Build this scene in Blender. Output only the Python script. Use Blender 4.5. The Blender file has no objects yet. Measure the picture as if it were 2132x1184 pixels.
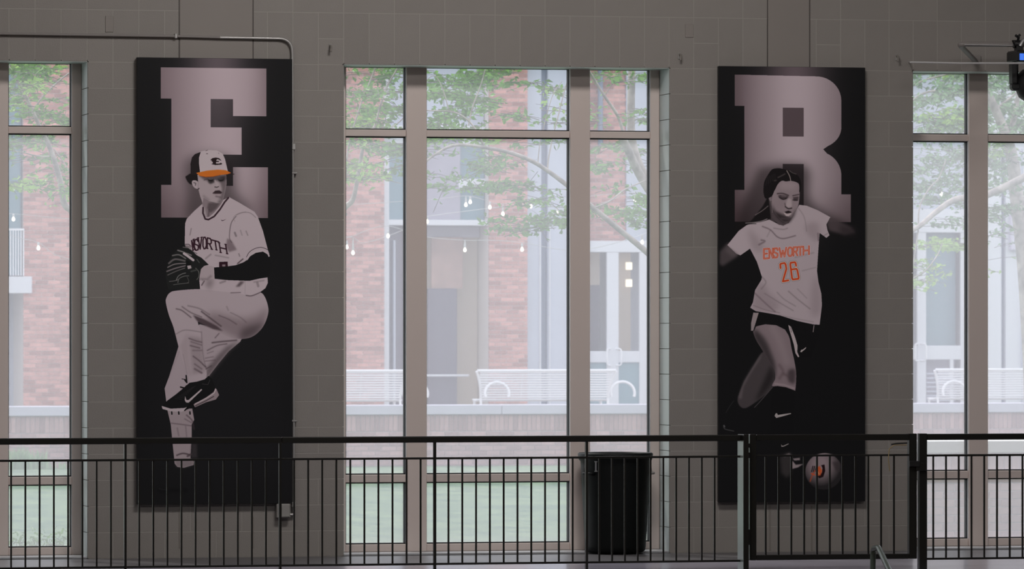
import bpy, math, random
import numpy as np
from mathutils import Vector, Matrix

S = bpy.context.scene
COL = S.collection
RND = random.Random(7)

# ================================================================ camera
# world: gallery wall face on y = 0, gym side y < 0, courtyard y > 0, gallery floor z = 0, metres
F_PX, TH, D0, EYE, VH = 11000.0, math.atan(0.231), 40.75, 1.817, 676.0
CX = -D0 * math.tan(TH)
cam_d = bpy.data.cameras.new('camera'); cam = bpy.data.objects.new('camera', cam_d); COL.objects.link(cam)
cam.location = (CX, -D0, EYE); cam.rotation_euler = (math.pi / 2, 0, -TH)
cam_d.sensor_width = 36.0; cam_d.lens = F_PX / 2132 * 36; cam_d.clip_end = 400
cam_d.shift_y = (VH - 592) / 2132
cam_d.dof.use_dof = True; cam_d.dof.focus_distance = 41.6; cam_d.dof.aperture_fstop = 8.0
S.camera = cam

# ================================================================ sky, sun, gym lamps, exposure
world = bpy.data.worlds.new('overcast_sky'); S.world = world; world.use_nodes = True
wn = world.node_tree.nodes; wl = world.node_tree.links
bg = wn['Background']
sky = wn.new('ShaderNodeTexSky'); sky.sky_type = 'HOSEK_WILKIE'; sky.turbidity = 8.0; sky.ground_albedo = .35
sky.sun_direction = (-.45, -.35, .82)
mixc = wn.new('ShaderNodeMix'); mixc.data_type = 'RGBA'; mixc.inputs[0].default_value = .82
wl.new(sky.outputs[0], mixc.inputs[6]); mixc.inputs[7].default_value = (.93, .95, 1.0, 1)
wl.new(mixc.outputs[2], bg.inputs[0]); bg.inputs[1].default_value = 1.98

def light(name, kind, loc, rot, energy, color=(1, 1, 1), size=1.0, size_y=None):
    d = bpy.data.lights.new(name, kind); d.energy = energy; d.color = color
    if kind == 'AREA':
        d.shape = 'RECTANGLE' if size_y else 'SQUARE'; d.size = size
        if size_y: d.size_y = size_y
    if kind == 'SUN': d.angle = size
    o = bpy.data.objects.new(name, d); COL.objects.link(o); o.location = loc; o.rotation_euler = rot
    return o
sun = light('sun', 'SUN', (0, 0, 30), (math.radians(-32), math.radians(-24), 0), 1.9, (1, .95, .88), math.radians(6))
# rows of gym lamps under the ceiling
GYM = [(-9, -6.5, 92), (-.8, -6.5, 262), (6.5, -6.5, 42), (-9, -17, 110), (0, -17, 190), (9, -17, 80)]
for i, (x, y, e) in enumerate(GYM):
    light('gym_lamp', 'AREA', (x, y, 7.35), (math.radians(28), 0, 0), e, (1.0, .955, .93), 2.4, 1.2)

S.view_settings.view_transform = 'Standard'; S.view_settings.look = 'None'
S.view_settings.gamma = 1.0; S.view_settings.use_curve_mapping = False
S.view_settings.exposure = 0.0
S.cycles.use_denoising = True
S.cycles.max_bounces = 7; S.cycles.diffuse_bounces = 4; S.cycles.glossy_bounces = 3
S.cycles.transparent_max_bounces = 24; S.cycles.caustics_reflective = False; S.cycles.caustics_refractive = False

# ================================================================ helpers
FW = (math.sin(TH), math.cos(TH)); RT = (math.cos(TH), -math.sin(TH))
def P(u, v, y):
    """point of the plane y = const that the photograph shows at pixel (u, v); used once, to measure the place"""
    a = (u - 1066) / F_PX
    dx, dy, dz = FW[0] + RT[0] * a, FW[1] + RT[1] * a, -(v - VH) / F_PX
    t = (y + D0) / dy
    return Vector((CX + dx * t, y, EYE + dz * t))
def px(u, y): return P(u, 600, y).x
def pz(v, y, u=1066): return P(u, v, y).z

def lin(c):
    return tuple(((x / 255 + .055) / 1.055) ** 2.4 if x > 10 else x / 255 / 12.92 for x in c)

def mat(name, col, rough=.6, metal=0, noise=0, nscale=8, bump=0, bscale=60, spec=.5, emit=None, estr=0, island=0, trans=0):
    m = bpy.data.materials.new(name); m.use_nodes = True
    n = m.node_tree.nodes; l = m.node_tree.links
    b = n['Principled BSDF']
    b.inputs['Base Color'].default_value = (*col, 1); b.inputs['Roughness'].default_value = rough
    b.inputs['Metallic'].default_value = metal; b.inputs['Specular IOR Level'].default_value = spec
    src = None
    tc = n.new('ShaderNodeTexCoord')
    if noise:
        t = n.new('ShaderNodeTexNoise'); t.inputs['Scale'].default_value = nscale; t.inputs['Detail'].default_value = 5
        l.new(tc.outputs['Object'], t.inputs['Vector'])
        r = n.new('ShaderNodeMapRange'); r.inputs[1].default_value = .3; r.inputs[2].default_value = .7
        r.inputs[3].default_value = 1 - noise; r.inputs[4].default_value = 1 + noise
        l.new(t.outputs[0], r.inputs[0]); src = r.outputs[0]
    if island:
        g = n.new('ShaderNodeNewGeometry') if island > 0 else n.new('ShaderNodeObjectInfo')
        r2 = n.new('ShaderNodeMapRange'); k = abs(island)
        r2.inputs[3].default_value = 1 - k; r2.inputs[4].default_value = 1 + k
        l.new(g.outputs['Random Per Island'] if island > 0 else g.outputs['Random'], r2.inputs[0])
        if src:
            mu = n.new('ShaderNodeMath'); mu.operation = 'MULTIPLY'; l.new(src, mu.inputs[0]); l.new(r2.outputs[0], mu.inputs[1]); src = mu.outputs[0]
        else: src = r2.outputs[0]
    if src:
        v = n.new('ShaderNodeVectorMath'); v.operation = 'SCALE'; v.inputs[0].default_value = col
        l.new(src, v.inputs['Scale']); l.new(v.outputs[0], b.inputs['Base Color'])
    if bump:
        t = n.new('ShaderNodeTexNoise'); t.inputs['Scale'].default_value = bscale; t.inputs['Detail'].default_value = 4
        l.new(tc.outputs['Object'], t.inputs['Vector'])
        bp = n.new('ShaderNodeBump'); bp.inputs['Strength'].default_value = bump; bp.inputs['Distance'].default_value = .01
        l.new(t.outputs[0], bp.inputs['Height']); l.new(bp.outputs[0], b.inputs['Normal'])
    if emit:
        b.inputs['Emission Color'].default_value = (*emit, 1); b.inputs['Emission Strength'].default_value = estr
    if trans:
        tr = n.new('ShaderNodeBsdfTranslucent'); mx = n.new('ShaderNodeMixShader'); mx.inputs[0].default_value = trans
        if src: l.new(v.outputs[0], tr.inputs[0])
        else: tr.inputs[0].default_value = (*col, 1)
        l.new(b.outputs[0], mx.inputs[1]); l.new(tr.outputs[0], mx.inputs[2]); l.new(mx.outputs[0], n['Material Output'].inputs[0])
    return m

def origin(o):
    v = Vector((0, 0, 0))
    while o is not None: v += o.location; o = o.parent
    return v
def tag(o, label=None, cat=None, group=None, kind=None):
    if label: o['label'] = label
    if cat: o['category'] = cat
    if group: o['group'] = group
    if kind: o['kind'] = kind
    return o
def empty(name, loc=(0, 0, 0), **k):
    o = bpy.data.objects.new(name, None); COL.objects.link(o); o.location = loc; o.empty_display_size = .1
    return tag(o, **k)
class MB:
    def __init__(s): s.v = []; s.f = []; s.sm = []
    def add(s, V, Fs, smooth=False):
        k = len(s.v); s.v += [tuple(p) for p in V]; s.f += [tuple(i + k for i in f) for f in Fs]; s.sm += [smooth] * len(Fs); return s
    def box(s, x0, x1, y0, y1, z0, z1, c=0):
        if x1 < x0: x0, x1 = x1, x0
        if y1 < y0: y0, y1 = y1, y0
        if z1 < z0: z0, z1 = z1, z0
        if not c:
            V = [(x, y, z) for x in (x0, x1) for y in (y0, y1) for z in (z0, z1)]
            return s.add(V, [(0,1,3,2),(4,6,7,5),(0,4,5,1),(2,3,7,6),(0,2,6,4),(1,5,7,3)])
        c = min(c, (x1-x0)*.45, (y1-y0)*.45, (z1-z0)*.45)
        V = []; idx = {}
        X = ((x0, x0 + c), (x1, x1 - c)); Y = ((y0, y0 + c), (y1, y1 - c)); Z = ((z0, z0 + c), (z1, z1 - c))
        for i in (0, 1):
            for j in (0, 1):
                for k in (0, 1):
                    idx[i, j, k, 'x'] = len(V); V.append((X[i][0], Y[j][1], Z[k][1]))
                    idx[i, j, k, 'y'] = len(V); V.append((X[i][1], Y[j][0], Z[k][1]))
                    idx[i, j, k, 'z'] = len(V); V.append((X[i][1], Y[j][1], Z[k][0]))
        Fs = []
        g = lambda i, j, k, a: idx[i, j, k, a]
        for i in (0, 1):
            q = [g(i,0,0,'x'), g(i,0,1,'x'), g(i,1,1,'x'), g(i,1,0,'x')]; Fs.append(q if i == 0 else q[::-1])
            q = [g(0,i,0,'y'), g(1,i,0,'y'), g(1,i,1,'y'), g(0,i,1,'y')]; Fs.append(q if i == 0 else q[::-1])
            q = [g(0,0,i,'z'), g(0,1,i,'z'), g(1,1,i,'z'), g(1,0,i,'z')]; Fs.append(q if i == 0 else q[::-1])
        for a in (0, 1):
            for b in (0, 1):
                q = [g(a,b,0,'x'), g(a,b,0,'y'), g(a,b,1,'y'), g(a,b,1,'x')]; Fs.append(q if (a ^ b) else q[::-1])
                q = [g(a,0,b,'x'), g(a,0,b,'z'), g(a,1,b,'z'), g(a,1,b,'x')]; Fs.append(q[::-1] if (a ^ b) else q)
                q = [g(0,a,b,'y'), g(0,a,b,'z'), g(1,a,b,'z'), g(1,a,b,'y')]; Fs.append(q if (a ^ b) else q[::-1])
                for k in (0, 1):
                    q = [g(a,b,k,'x'), g(a,b,k,'y'), g(a,b,k,'z')]; Fs.append(q if (a ^ b ^ k) else q[::-1])
        return s.add(V, Fs)
    def tube(s, pts, r, n=10, cap=True):
        pts = [Vector(p) for p in pts]; N = len(pts)
        rs = r if isinstance(r, (list, tuple)) else [r] * N
        V = []; Fs = []; up = None
        for i, p in enumerate(pts):
            d = (pts[min(i + 1, N - 1)] - pts[max(i - 1, 0)]).normalized()
            if up is None: up = Vector((0, 0, 1)) if abs(d.z) < .9 else Vector((1, 0, 0))
            a = d.cross(up)
            if a.length < 1e-4: a = d.orthogonal()
            a.normalize(); b = a.cross(d).normalized(); up = b
            for k in range(n):
                t = 2 * math.pi * k / n
                V.append(p + (a * math.cos(t) + b * math.sin(t)) * rs[i])
        for i in range(N - 1):
            for k in range(n):
                k2 = (k + 1) % n
                Fs.append((i*n+k, i*n+k2, (i+1)*n+k2, (i+1)*n+k))
        s.add(V, Fs, True)
        if cap: s.add(V[:n], [tuple(range(n))[::-1]]); s.add(V[-n:], [tuple(range(n))])
        return s
    def lathe(s, c, prof, n=40, axis='z'):
        c = Vector(c); V = []
        for r, h in prof:
            for k in range(n):
                t = 2 * math.pi * k / n
                q = (r*math.cos(t), r*math.sin(t), h)
                if axis == 'y': q = (r*math.cos(t), h, r*math.sin(t))
                V.append(c + Vector(q))
        Fs = [(i*n+k, i*n+(k+1)%n, (i+1)*n+(k+1)%n, (i+1)*n+k) for i in range(len(prof)-1) for k in range(n)]
        return s.add(V, Fs, True)
    def poly(s, pts, y0, y1):
        """extruded outline; pts are (x, z)"""
        n = len(pts); V = [(x, y0, z) for x, z in pts] + [(x, y1, z) for x, z in pts]
        return s.add(V, [tuple(range(n)), tuple(range(2*n-1, n-1, -1))] + [(i, i + n, (i+1) % n + n, (i+1) % n) for i in range(n)])
    def mesh(s, name, m, off=Vector((0, 0, 0))):
        me = bpy.data.meshes.new(name)
        me.from_pydata([(x - off[0], y - off[1], z - off[2]) for x, y, z in s.v], [], s.f)
        me.polygons.foreach_set('use_smooth', s.sm)
        me.materials.append(m); me.update()
        return me
    def build(s, name, m, parent=None, kind=None, **k):
        off = origin(parent)
        o = bpy.data.objects.new(name, s.mesh(name, m, off)); COL.objects.link(o); o.parent = parent
        return tag(o, kind=kind, **k)
def inst(name, me, loc, parent, rot=None):
    o = bpy.data.objects.new(name, me); COL.objects.link(o); o.parent = parent
    o.location = Vector(loc) - origin(parent)
    if rot: o.rotation_euler = rot
    return o
def bend(pts, r=.1, n=6):
    """rounds the corners of a polyline"""
    pts = [Vector(p) for p in pts]; out = [pts[0]]
    for a, b, c in zip(pts, pts[1:], pts[2:]):
        k = min(r, (b-a).length * .49, (c-b).length * .49)
        p, q = b + (a-b).normalized() * k, b + (c-b).normalized() * k
        for i in range(n + 1):
            t = i / n; out.append(p*(1-t)**2 + b*2*t*(1-t) + q*t*t)
    return out + [pts[-1]]
# ---------------------------------------------------------------- printed artwork of the two banners
KP = 2.5          # print pixels per artwork unit

class Print:
    """flat print drawn as soft-edged shapes; colours are print tones 0-255"""
    def __init__(s, u0, v0, u1, v1, col):
        s.u0, s.v0 = u0, v0
        s.W = int((u1 - u0) * KP); s.H = int((v1 - v0) * KP)
        s.a = np.empty((s.H, s.W, 3), np.float32); s.a[:] = col
        s.T = (0, 0, 1.0); s.C = None
    def clip(s, P=None, sm=False):
        # keeps the following shapes inside an outline
        s.C = None
        if P is None: return
        P = s.pts(P)
        if sm: P = s.smooth(P)
        (x0, y0, x1, y1), m = s.mask(P, 0)
        s.C = np.zeros((s.H, s.W), np.float32); s.C[y0:y1, x0:x1] = m
    def crop(s, x0, y0, k): s.T = (x0, y0, k)
    def pts(s, P):
        x0, y0, k = s.T
        P = np.array(P, np.float64)
        return np.stack([(x0 + P[:, 0] / k - s.u0) * KP, (y0 + P[:, 1] / k - s.v0) * KP], 1)
    @staticmethod
    def smooth(P, closed=True, n=6):
        N = len(P); out = []
        for i in range(N if closed else N - 1):
            p0 = P[(i - 1) % N] if closed or i > 0 else P[i]
            p1 = P[i]; p2 = P[(i + 1) % N]
            p3 = P[(i + 2) % N] if closed or i + 2 < N else p2
            for t in np.arange(n) / n:
                out.append(.5 * ((2*p1) + (p2-p0)*t + (2*p0-5*p1+4*p2-p3)*t*t + (3*p1-p0-3*p2+p3)*t**3))
        if not closed: out.append(P[-1])
        return np.array(out)
    def box(s, P, pad):
        x0 = max(int(P[:, 0].min() - pad), 0); x1 = min(int(P[:, 0].max() + pad) + 2, s.W)
        y0 = max(int(P[:, 1].min() - pad), 0); y1 = min(int(P[:, 1].max() + pad) + 2, s.H)
        return x0, y0, x1, y1
    @staticmethod
    def blur(m, r):
        if r < .3: return m
        n = int(r * 3) + 1
        k = np.exp(-.5 * (np.arange(-n, n + 1) / r) ** 2); k /= k.sum()
        f = lambda v: np.convolve(v, k, 'same')
        return np.apply_along_axis(f, 1, np.apply_along_axis(f, 0, m))
    def mask(s, P, blur):
        b = max(blur * KP, .45)
        x0, y0, x1, y1 = s.box(P, b * 3 + 2)
        if x1 <= x0 or y1 <= y0: return None
        # work on a padded window so that blurred edges at the print's border stay right
        X = np.arange(x0, x1) + .5; Y = np.arange(y0, y1) + .5
        m = np.zeros((len(Y), len(X)), bool)
        Q = np.roll(P, -1, 0)
        for j, y in enumerate(Y):
            c = (P[:, 1] > y) != (Q[:, 1] > y)
            if not c.any(): continue
            xs = np.sort(P[c, 0] + (y - P[c, 1]) * (Q[c, 0] - P[c, 0]) / (Q[c, 1] - P[c, 1]))
            m[j] = (np.searchsorted(xs, X) % 2) == 1
        m = np.pad(m.astype(np.float32), 6, mode='edge')
        m = s.blur(m, b)[6:-6, 6:-6]
        return (x0, y0, x1, y1), m
    def lay(s, bm, col, alpha=1.0):
        if bm is None: return
        (x0, y0, x1, y1), m = bm
        if s.C is not None: m = m * s.C[y0:y1, x0:x1]
        m = (m * alpha)[..., None]
        w = s.a[y0:y1, x0:x1]
        if callable(col):
            yy, xx = np.mgrid[y0:y1, x0:x1]
            c = col(xx / KP + s.u0, yy / KP + s.v0)
        else: c = np.array(col, np.float32)
        s.a[y0:y1, x0:x1] = w * (1 - m) + c * m
    def poly(s, P, col, blur=0, alpha=1.0, sm=False):
        P = s.pts(P)
        if sm: P = s.smooth(P)
        s.lay(s.mask(P, blur), col, alpha)
    def line(s, P, wd, col, blur=0, alpha=1.0, sm=False):
        P = s.pts(P)
        if sm and len(P) > 2: P = s.smooth(P, False)
        hw = wd * KP / s.T[2] / 2
        b = blur * KP
        x0, y0, x1, y1 = s.box(P, hw + 3 * b + 2)
        if x1 <= x0 or y1 <= y0: return
        yy, xx = np.mgrid[y0:y1, x0:x1] + .5
        d = np.full(xx.shape, 1e9)
        for A, B in zip(P[:-1], P[1:]):
            v = B - A; L = max((v * v).sum(), 1e-9)
            t = np.clip(((xx - A[0]) * v[0] + (yy - A[1]) * v[1]) / L, 0, 1)
            d = np.minimum(d, np.hypot(xx - A[0] - t * v[0], yy - A[1] - t * v[1]))
        if b < .3: m = np.clip(hw - d + .5, 0, 1)
        else: m = 1 / (1 + np.exp(np.clip((d - hw) / (b * .6), -30, 30)))
        s.lay(((x0, y0, x1, y1), m), col, alpha)

G = {  # block letters as pen strokes in a 1 x 1 cell, y down
 'E': [[(0,0),(0,1)],[(0,0),(1,0)],[(0,.5),(.8,.5)],[(0,1),(1,1)]],
 'N': [[(0,1),(0,0),(1,1),(1,0)]],
 'S': [[(1,.2),(.8,0),(.2,0),(0,.2),(.05,.4),(.95,.6),(1,.8),(.8,1),(.2,1),(0,.8)]],
 'W': [[(0,0),(.25,1),(.5,.3),(.75,1),(1,0)]],
 'V': [[(0,0),(.5,1),(1,0)]],
 'O': [[(.3,0),(.7,0),(1,.25),(1,.75),(.7,1),(.3,1),(0,.75),(0,.25),(.3,0)]],
 'R': [[(0,1),(0,0),(.75,0),(1,.15),(1,.38),(.75,.52),(0,.52)],[(.5,.52),(1,1)]],
 'T': [[(0,0),(1,0)],[(.5,0),(.5,1)]],
 'H': [[(0,0),(0,1)],[(1,0),(1,1)],[(0,.5),(1,.5)]],
 '2': [[(0,.24),(0,.04),(.15,0),(.8,0),(.95,.1),(.95,.35),(.15,1),(1,1)]],
 '6': [[(.95,.22),(.95,.05),(.85,0),(.1,0),(0,.1),(0,.92),(.1,1),(.9,1),(1,.92),(1,.48),(.9,.4),(0,.4)]],
}
def letters(pr, word, cells, wd, col, blur=0, alpha=1, serif=0):
    """cells: for each letter the four corners tl, tr, br, bl"""
    for ch, (tl, tr, br, bl) in zip(word, cells):
        tl, tr, br, bl = map(np.array, (tl, tr, br, bl))
        f = lambda x, y: (1-y)*((1-x)*tl + x*tr) + y*((1-x)*bl + x*br)
        for st in G[ch]: pr.line([f(x, y) for x, y in st], wd, col, blur, alpha)
        if serif:
            w = np.linalg.norm(tr - tl)
            for st in G[ch]:
                for (x, y) in (st[0], st[-1]):
                    if y in (0, 1) and ch not in 'SOE2':
                        c = f(x, y); d = (tr - tl) / w * serif
                        pr.line([c - d, c + d], wd * .7, col, blur, alpha)

def swoosh(pr, P, col, alpha=1): pr.poly(P, col, 0, alpha)

LT = (151, 140, 145)      # white of the print
def e_banner():
    p = Print(285, 120, 609, 1050, (25, 25, 26))
    # glow behind the letter
    def glow(x, y):
        g = np.exp(-((x - 452) / 62) ** 2) * np.clip(1.1 - (y - 120) / 330, 0, 1)
        return np.array((25, 25, 26)) + g[..., None] * np.array((58, 50, 54))
    p.poly([(285,120),(609,120),(609,600),(285,600)], glow)
    p.poly([(320,560),(600,560),(600,1000),(320,1000)], (30,30,32), 40, .5)
    def lc(x, y):
        g = np.exp(-(((x - 468) / 125) ** 2)) * .62 + .38
        g = g - .20 * np.exp(-((y - 455) / 60) ** 2) - .12*np.exp(-((x-556)/22)**2)
        return np.array((52, 40, 43)) + np.clip(g, 0, 1)[..., None] * np.array((101, 100, 103))
    E = [(334,140),(555,140),(555,240),(485,240),(485,205),(438,205),(438,264),(503,264),(503,321),(438,321),
         (438,386),(485,386),(485,347),(558,347),(558,453),(335,453),(335,385),(356,385),(356,205),(334,205)]
    p.poly(E, lc)
    # soft shadow the figure throws on the letter
    p.poly([(392,330),(480,330),(492,400),(520,440),(480,470),(395,470),(388,400)], (30,26,27), 11, .55, True)
    # ---- legs
    p.crop(330, 590, 4.933)
    J = (146, 135, 140)
    # standing leg
    p.poly([(205,640),(420,420),(700,480),(860,560),(840,600),(720,700),(620,820),(520,950),(480,1000),(400,1040),
            (300,1100),(180,1200),(80,1240),(60,1080),(105,960),(150,820)], (140,129,134))
    p.poly([(840,590),(720,700),(620,820),(520,950),(470,990),(500,870),(600,750),(700,650)], (80,72,75), 4, .9)
    # raised thigh and calf
    LEG = [(73,200),(78,150),(110,100),(180,75),(430,58),(700,70),(900,100),(1040,90),(1095,140),(1128,240),(1128,310),(1095,410),(1040,490),(960,550),(860,572),
            (740,560),(640,515),(500,440),(405,395),(425,470),(440,560),(455,700),(466,800),(488,880),(490,960),(470,985),(400,1000),(320,1012),(300,950),(262,850),(225,730),(200,640),(150,450),(105,330)]
    p.poly(LEG, J, sm=True); p.clip(LEG, True)
    p.poly([(500,440),(660,500),(800,570),(960,550),(1080,450),(1125,330),(1120,250),(1000,330),(860,360),(700,330),(560,300),(500,340)], (96,84,88), 7, .62, True)
    p.poly([(860,470),(1010,420),(1090,400),(1040,490),(960,560),(840,590)], (60,52,55), 6, .7, True)
    D = (62, 52, 56); p.clip()
    p.poly([(350,325),(460,365),(600,440),(660,490),(560,470),(440,420),(400,395)], D, 1.2, .9)
    for L, w, al in (([(180,262),(240,280),(330,350)],9,.8),([(240,240),(330,300),(440,345)],10,.6),([(440,290),(520,350),(640,440)],14,.75),
                     ([(620,330),(720,370),(800,420)],10,.5),([(740,300),(840,350),(900,400)],8,.4),([(300,230),(420,260),(520,320)],12,.4),
                     ([(310,565),(380,590),(440,605)],10,.85),([(330,600),(440,635)],8,.7),([(325,640),(420,665)],11,.85),([(350,690),(440,690)],14,.45),
                     ([(355,750),(420,800),(480,860)],12,.9),([(370,830),(440,880)],14,.6),([(370,880),(440,920)],18,.7),([(480,770),(560,755)],8,.5),([(480,800),(580,790)],8,.5),([(485,880),(540,850)],10,.7),
                     ([(500,690),(600,640),(700,622)],9,.7),([(550,610),(640,600),(800,585)],13,.8),([(580,560),(620,515)],6,.8),
                     ([(440,500),(445,640),(462,780),(490,880)],5,.5),([(180,520),(270,480),(430,500)],5,.5),([(250,730),(270,830),(290,930)],5,.3),
                     ([(210,700),(150,850),(100,980)],3,.2),([(700,240),(715,275)],14,.25),([(500,720),(560,700)],8,.4)):
        p.line(L, w, D, .9, al, True)
    p.poly([(310,540),(435,560),(455,760),(480,900),(350,940),(330,760)], (105,94,98), 3, .45)
    p.poly([(215,640),(300,500),(310,800),(345,960),(300,940)], (128,116,120), 3, .5)
    # lower standing leg below the shoe
    p.crop(320, 760, 5.15)
    p.poly([(140,470),(410,470),(432,590),(405,640),(405,760),(400,860),(392,1000),(430,1040),(425,1075),(320,1105),(250,1095),(222,1060),(200,850),(180,640)], (131,120,124))
    p.poly([(405,840),(460,845),(465,1000),(395,1000)], (52,48,50), 2, .8)
    p.poly([(225,1020),(430,1030),(425,1075),(320,1105),(240,1090)], (92,85,87), 2, .6)
    for L, w, al in (([(185,625),(300,640),(405,655)],9,.6),([(350,540),(410,600),(430,690)],14,.6),([(250,680),(265,760)],14,.3),([(340,660),(350,770)],12,.3),([(245,970),(310,950),(380,965)],14,.9),([(360,980),(400,960)],20,.8),([(330,580),(400,620)],9,.5)):
        p.line(L, w, D, .8, al, True)
    p.line([(60,1330),(100,1340),(130,1338)], 10, (52,52,54), .8, .8)
    p.line([(60,1345),(340,1350)], 40, (20,20,21), 3, .7)
    # shoe
    B = (24, 24, 25)
    p.poly([(88,432),(140,385),(240,312),(300,262),(345,225),(380,192),(460,180),(545,155),(585,118),(622,150),(640,200),(662,250),(600,320),(440,405),(430,450),(340,485),(180,472),(95,450)], B)
    p.poly([(82,440),(180,470),(330,462),(352,452),(338,485),(300,502),(180,498),(92,472)], (150,140,144))
    p.poly([(425,425),(560,350),(640,292),(660,250),(675,268),(700,325),(665,372),(560,402),(440,455)], (122,110,114))
    p.line([(440,420),(560,360),(645,305),(664,262)], 10, (158,148,150))
    p.line([(445,440),(560,385),(640,340)], 9, (55,48,50), .3)
    p.line([(330,490),(400,410),(440,470)], 14, (20,20,20))
    for x in (190, 265, 385): p.line([(x,505),(x+2,528)], 16, (22,22,22))
    p.poly([(334,338),(348,376),(372,376),(508,258),(518,268),(402,378),(372,406),(344,404),(330,378)], (150,140,143))
    p.line([(345,115),(352,190),(330,160)], 16, (26,24,25)); p.line([(300,150),(345,158)], 8, (30,28,29)); p.line([(285,238),(330,250),(350,225)], 16, (26,24,25))
    p.line([(520,205),(580,212),(600,160)], 4, (70,66,68), .2, .8)
    for i in range(9): p.line([(225+i*22,360-i*14),(300+i*18,372-i*18)], 5, (56,54,55), .4, .45)
    # ---- jersey
    p.crop(330, 440, 5.92)
    JW = (153, 142, 147)
    p.poly([(530,-90),(720,-110),(870,-180),(1000,-110),(1184,0),(1225,60),(1290,240),(1352,475),(1368,520),(1360,565),(1300,500),(1190,512),(1085,600),
            (1000,660),(1345,800),(1350,880),(1320,945),(1240,1005),(1120,1040),(1080,1030),(900,1000),(510,960),(500,850),(510,700),(420,500),(320,410),(325,150),(345,90),(430,0)], JW)
    # folds of the jersey
    F = (98, 86, 91)
    p.poly([(845,330),(900,360),(965,470),(870,500),(830,430)], F, 1.5, .85)
    p.poly([(600,850),(640,820),(680,840),(640,960),(570,910)], (80,70,74), 5, .6)
    p.poly([(950,930),(1010,860),(1060,865),(1000,925)], (70,60,64), 1.5, .85)
    for L, w, al in (([(955,55),(900,130),(878,230),(875,330),(900,380)],7,.9),([(960,40),(1040,10),(1130,15),(1200,70)],4,.7),
                     ([(940,260),(955,300)],22,.5),([(1010,230),(1030,290)],12,.3),([(1080,240),(1100,290)],14,.35),([(400,210),(385,290)],8,.6),
                     ([(890,1003),(1010,1000)],6,1),([(1080,1035),(1150,1040),(1250,1000)],9,1),([(990,520),(1000,550)],12,.5),
                     ([(580,580),(640,530)],20,.3),([(700,540),(860,570)],18,.25),([(760,880),(820,860)],24,.35),([(530,910),(560,860)],14,.8),
                     ([(1220,880),(1230,920)],30,.35),([(1180,870),(1300,850)],20,.25),([(975,640),(1040,585)],14,.95),([(520,700),(540,850)],12,.3)):
        p.line(L, w, (66,56,60), .6, al, True)
    p.line([(1068,850),(1066,1020)], 4, (125,115,119), .3, .8)
    # number on the chest, sleeve edge
    p.poly([(745,622),(850,617),(855,690),(745,690)], (40,24,31)); p.poly([(782,655),(822,652),(822,676),(786,678)], (120,105,110), .4)
    p.line([(1085,560),(1120,500),(1190,455),(1270,440),(1350,468)], 7, (45,36,40), 0, 1, True)
    p.line([(1100,590),(1150,535),(1210,495),(1300,488),(1362,545)], 22, (156,146,150), 0, 1, True)
    p.line([(325,405),(370,405),(400,430)], 8, (50,40,44))
    p.poly([(325,415),(395,425),(400,450),(330,440)], (112,102,106), .6)
    NV = (44, 26, 34)
    C = [((405,360),(428,345),(445,470),(422,480)),((440,352),(478,340),(492,470),(448,482)),((485,325),(530,318),(520,462),(500,464)),
         ((545,318),(585,318),(588,455),(545,462)),((600,325),(645,335),(655,465),(598,455)),((655,350),(735,372),(735,475),(690,470)),((745,385),(825,405),(845,520),(765,505))]
    letters(p, 'NSVORTH', C, 17, NV, 0, 1, 11)
    swoosh(p, [(768,98),(778,116),(800,112),(835,92),(798,104),(784,106)], (58,44,50))
    # sleeve
    p.poly([(680,690),(800,682),(950,662),(1040,628),(1095,600),(1130,550),(1200,508),(1290,492),(1345,525),(1380,600),(1380,760),(1345,812),(1240,828),(1120,856),(840,846),(690,830)], B, sm=False)
    # wrist and glove
    p.poly([(515,700),(560,672),(640,670),(682,682),(690,830),(620,830),(560,850),(505,820)], (143,132,136), sm=False)
    p.line([(500,835),(600,835),(640,800)], 26, (90,80,84), 1.5, .5)
    p.poly([(300,440),(400,470),(470,540),(530,572),(618,658),(560,672),(520,712),(500,830),(480,850),(508,952),(120,962),(100,900),(85,790),(105,670),(160,540),(230,470)], (30,31,31), sm=False)
    Gm = (112, 108, 108)
    for L, w, c in (([(235,480),(300,500),(400,540)],16,Gm),([(170,545),(250,535),(330,580)],16,(100,97,97)),([(125,640),(200,590),(320,610)],22,(88,84,85)),
                    ([(110,690),(200,650),(330,640)],12,(120,112,114)),([(100,740),(210,700),(330,670)],16,(104,96,99)),([(110,785),(220,735),(320,700)],10,(92,88,89)),
                    ([(130,865),(200,855),(240,840)],5,(120,116,116)),([(215,850),(240,800),(290,770),(330,760)],8,(120,120,118)),([(235,880),(250,830),(310,800),(370,795)],6,(120,120,118)),
                    ([(180,905),(250,895),(370,882)],5,(110,110,108)),([(350,810),(370,860),(350,885)],6,(80,80,78)),([(300,440),(390,455)],9,(100,96,96)),([(400,480),(470,520)],8,(70,68,68)),
                    ([(455,700),(490,740),(495,800),(470,840)],8,(100,100,96)),([(470,590),(500,630)],12,(64,66,64)),([(400,740),(470,720)],20,(58,60,58)),([(340,500),(300,560)],5,(40,40,40))):
        p.line(L, w, c, .35, .9, True)
    p.line([(312,520),(350,545),(425,600)], 30, (156,146,150))
    p.poly([(340,600),(400,620),(405,690),(350,715),(330,680)], (24,24,24)); p.poly([(350,670),(395,665),(405,700),(360,712)], (150,140,143), .4)
    # ---- head
    p.crop(370, 300, 7.4)
    SK = (140, 129, 133)
    p.poly([(115,505),(150,475),(200,450),(310,470),(320,590),(230,560),(215,620),(160,590)], (30,27,28), .6, 1, True)
    p.poly([(340,720),(385,980),(420,1130),(480,1120),(560,1050),(660,930),(700,860),(600,800)], (112,101,105))
    p.poly([(470,900),(620,900),(680,850),(600,980),(500,1060),(450,980)], (68,60,63), 1.5, .8)
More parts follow.
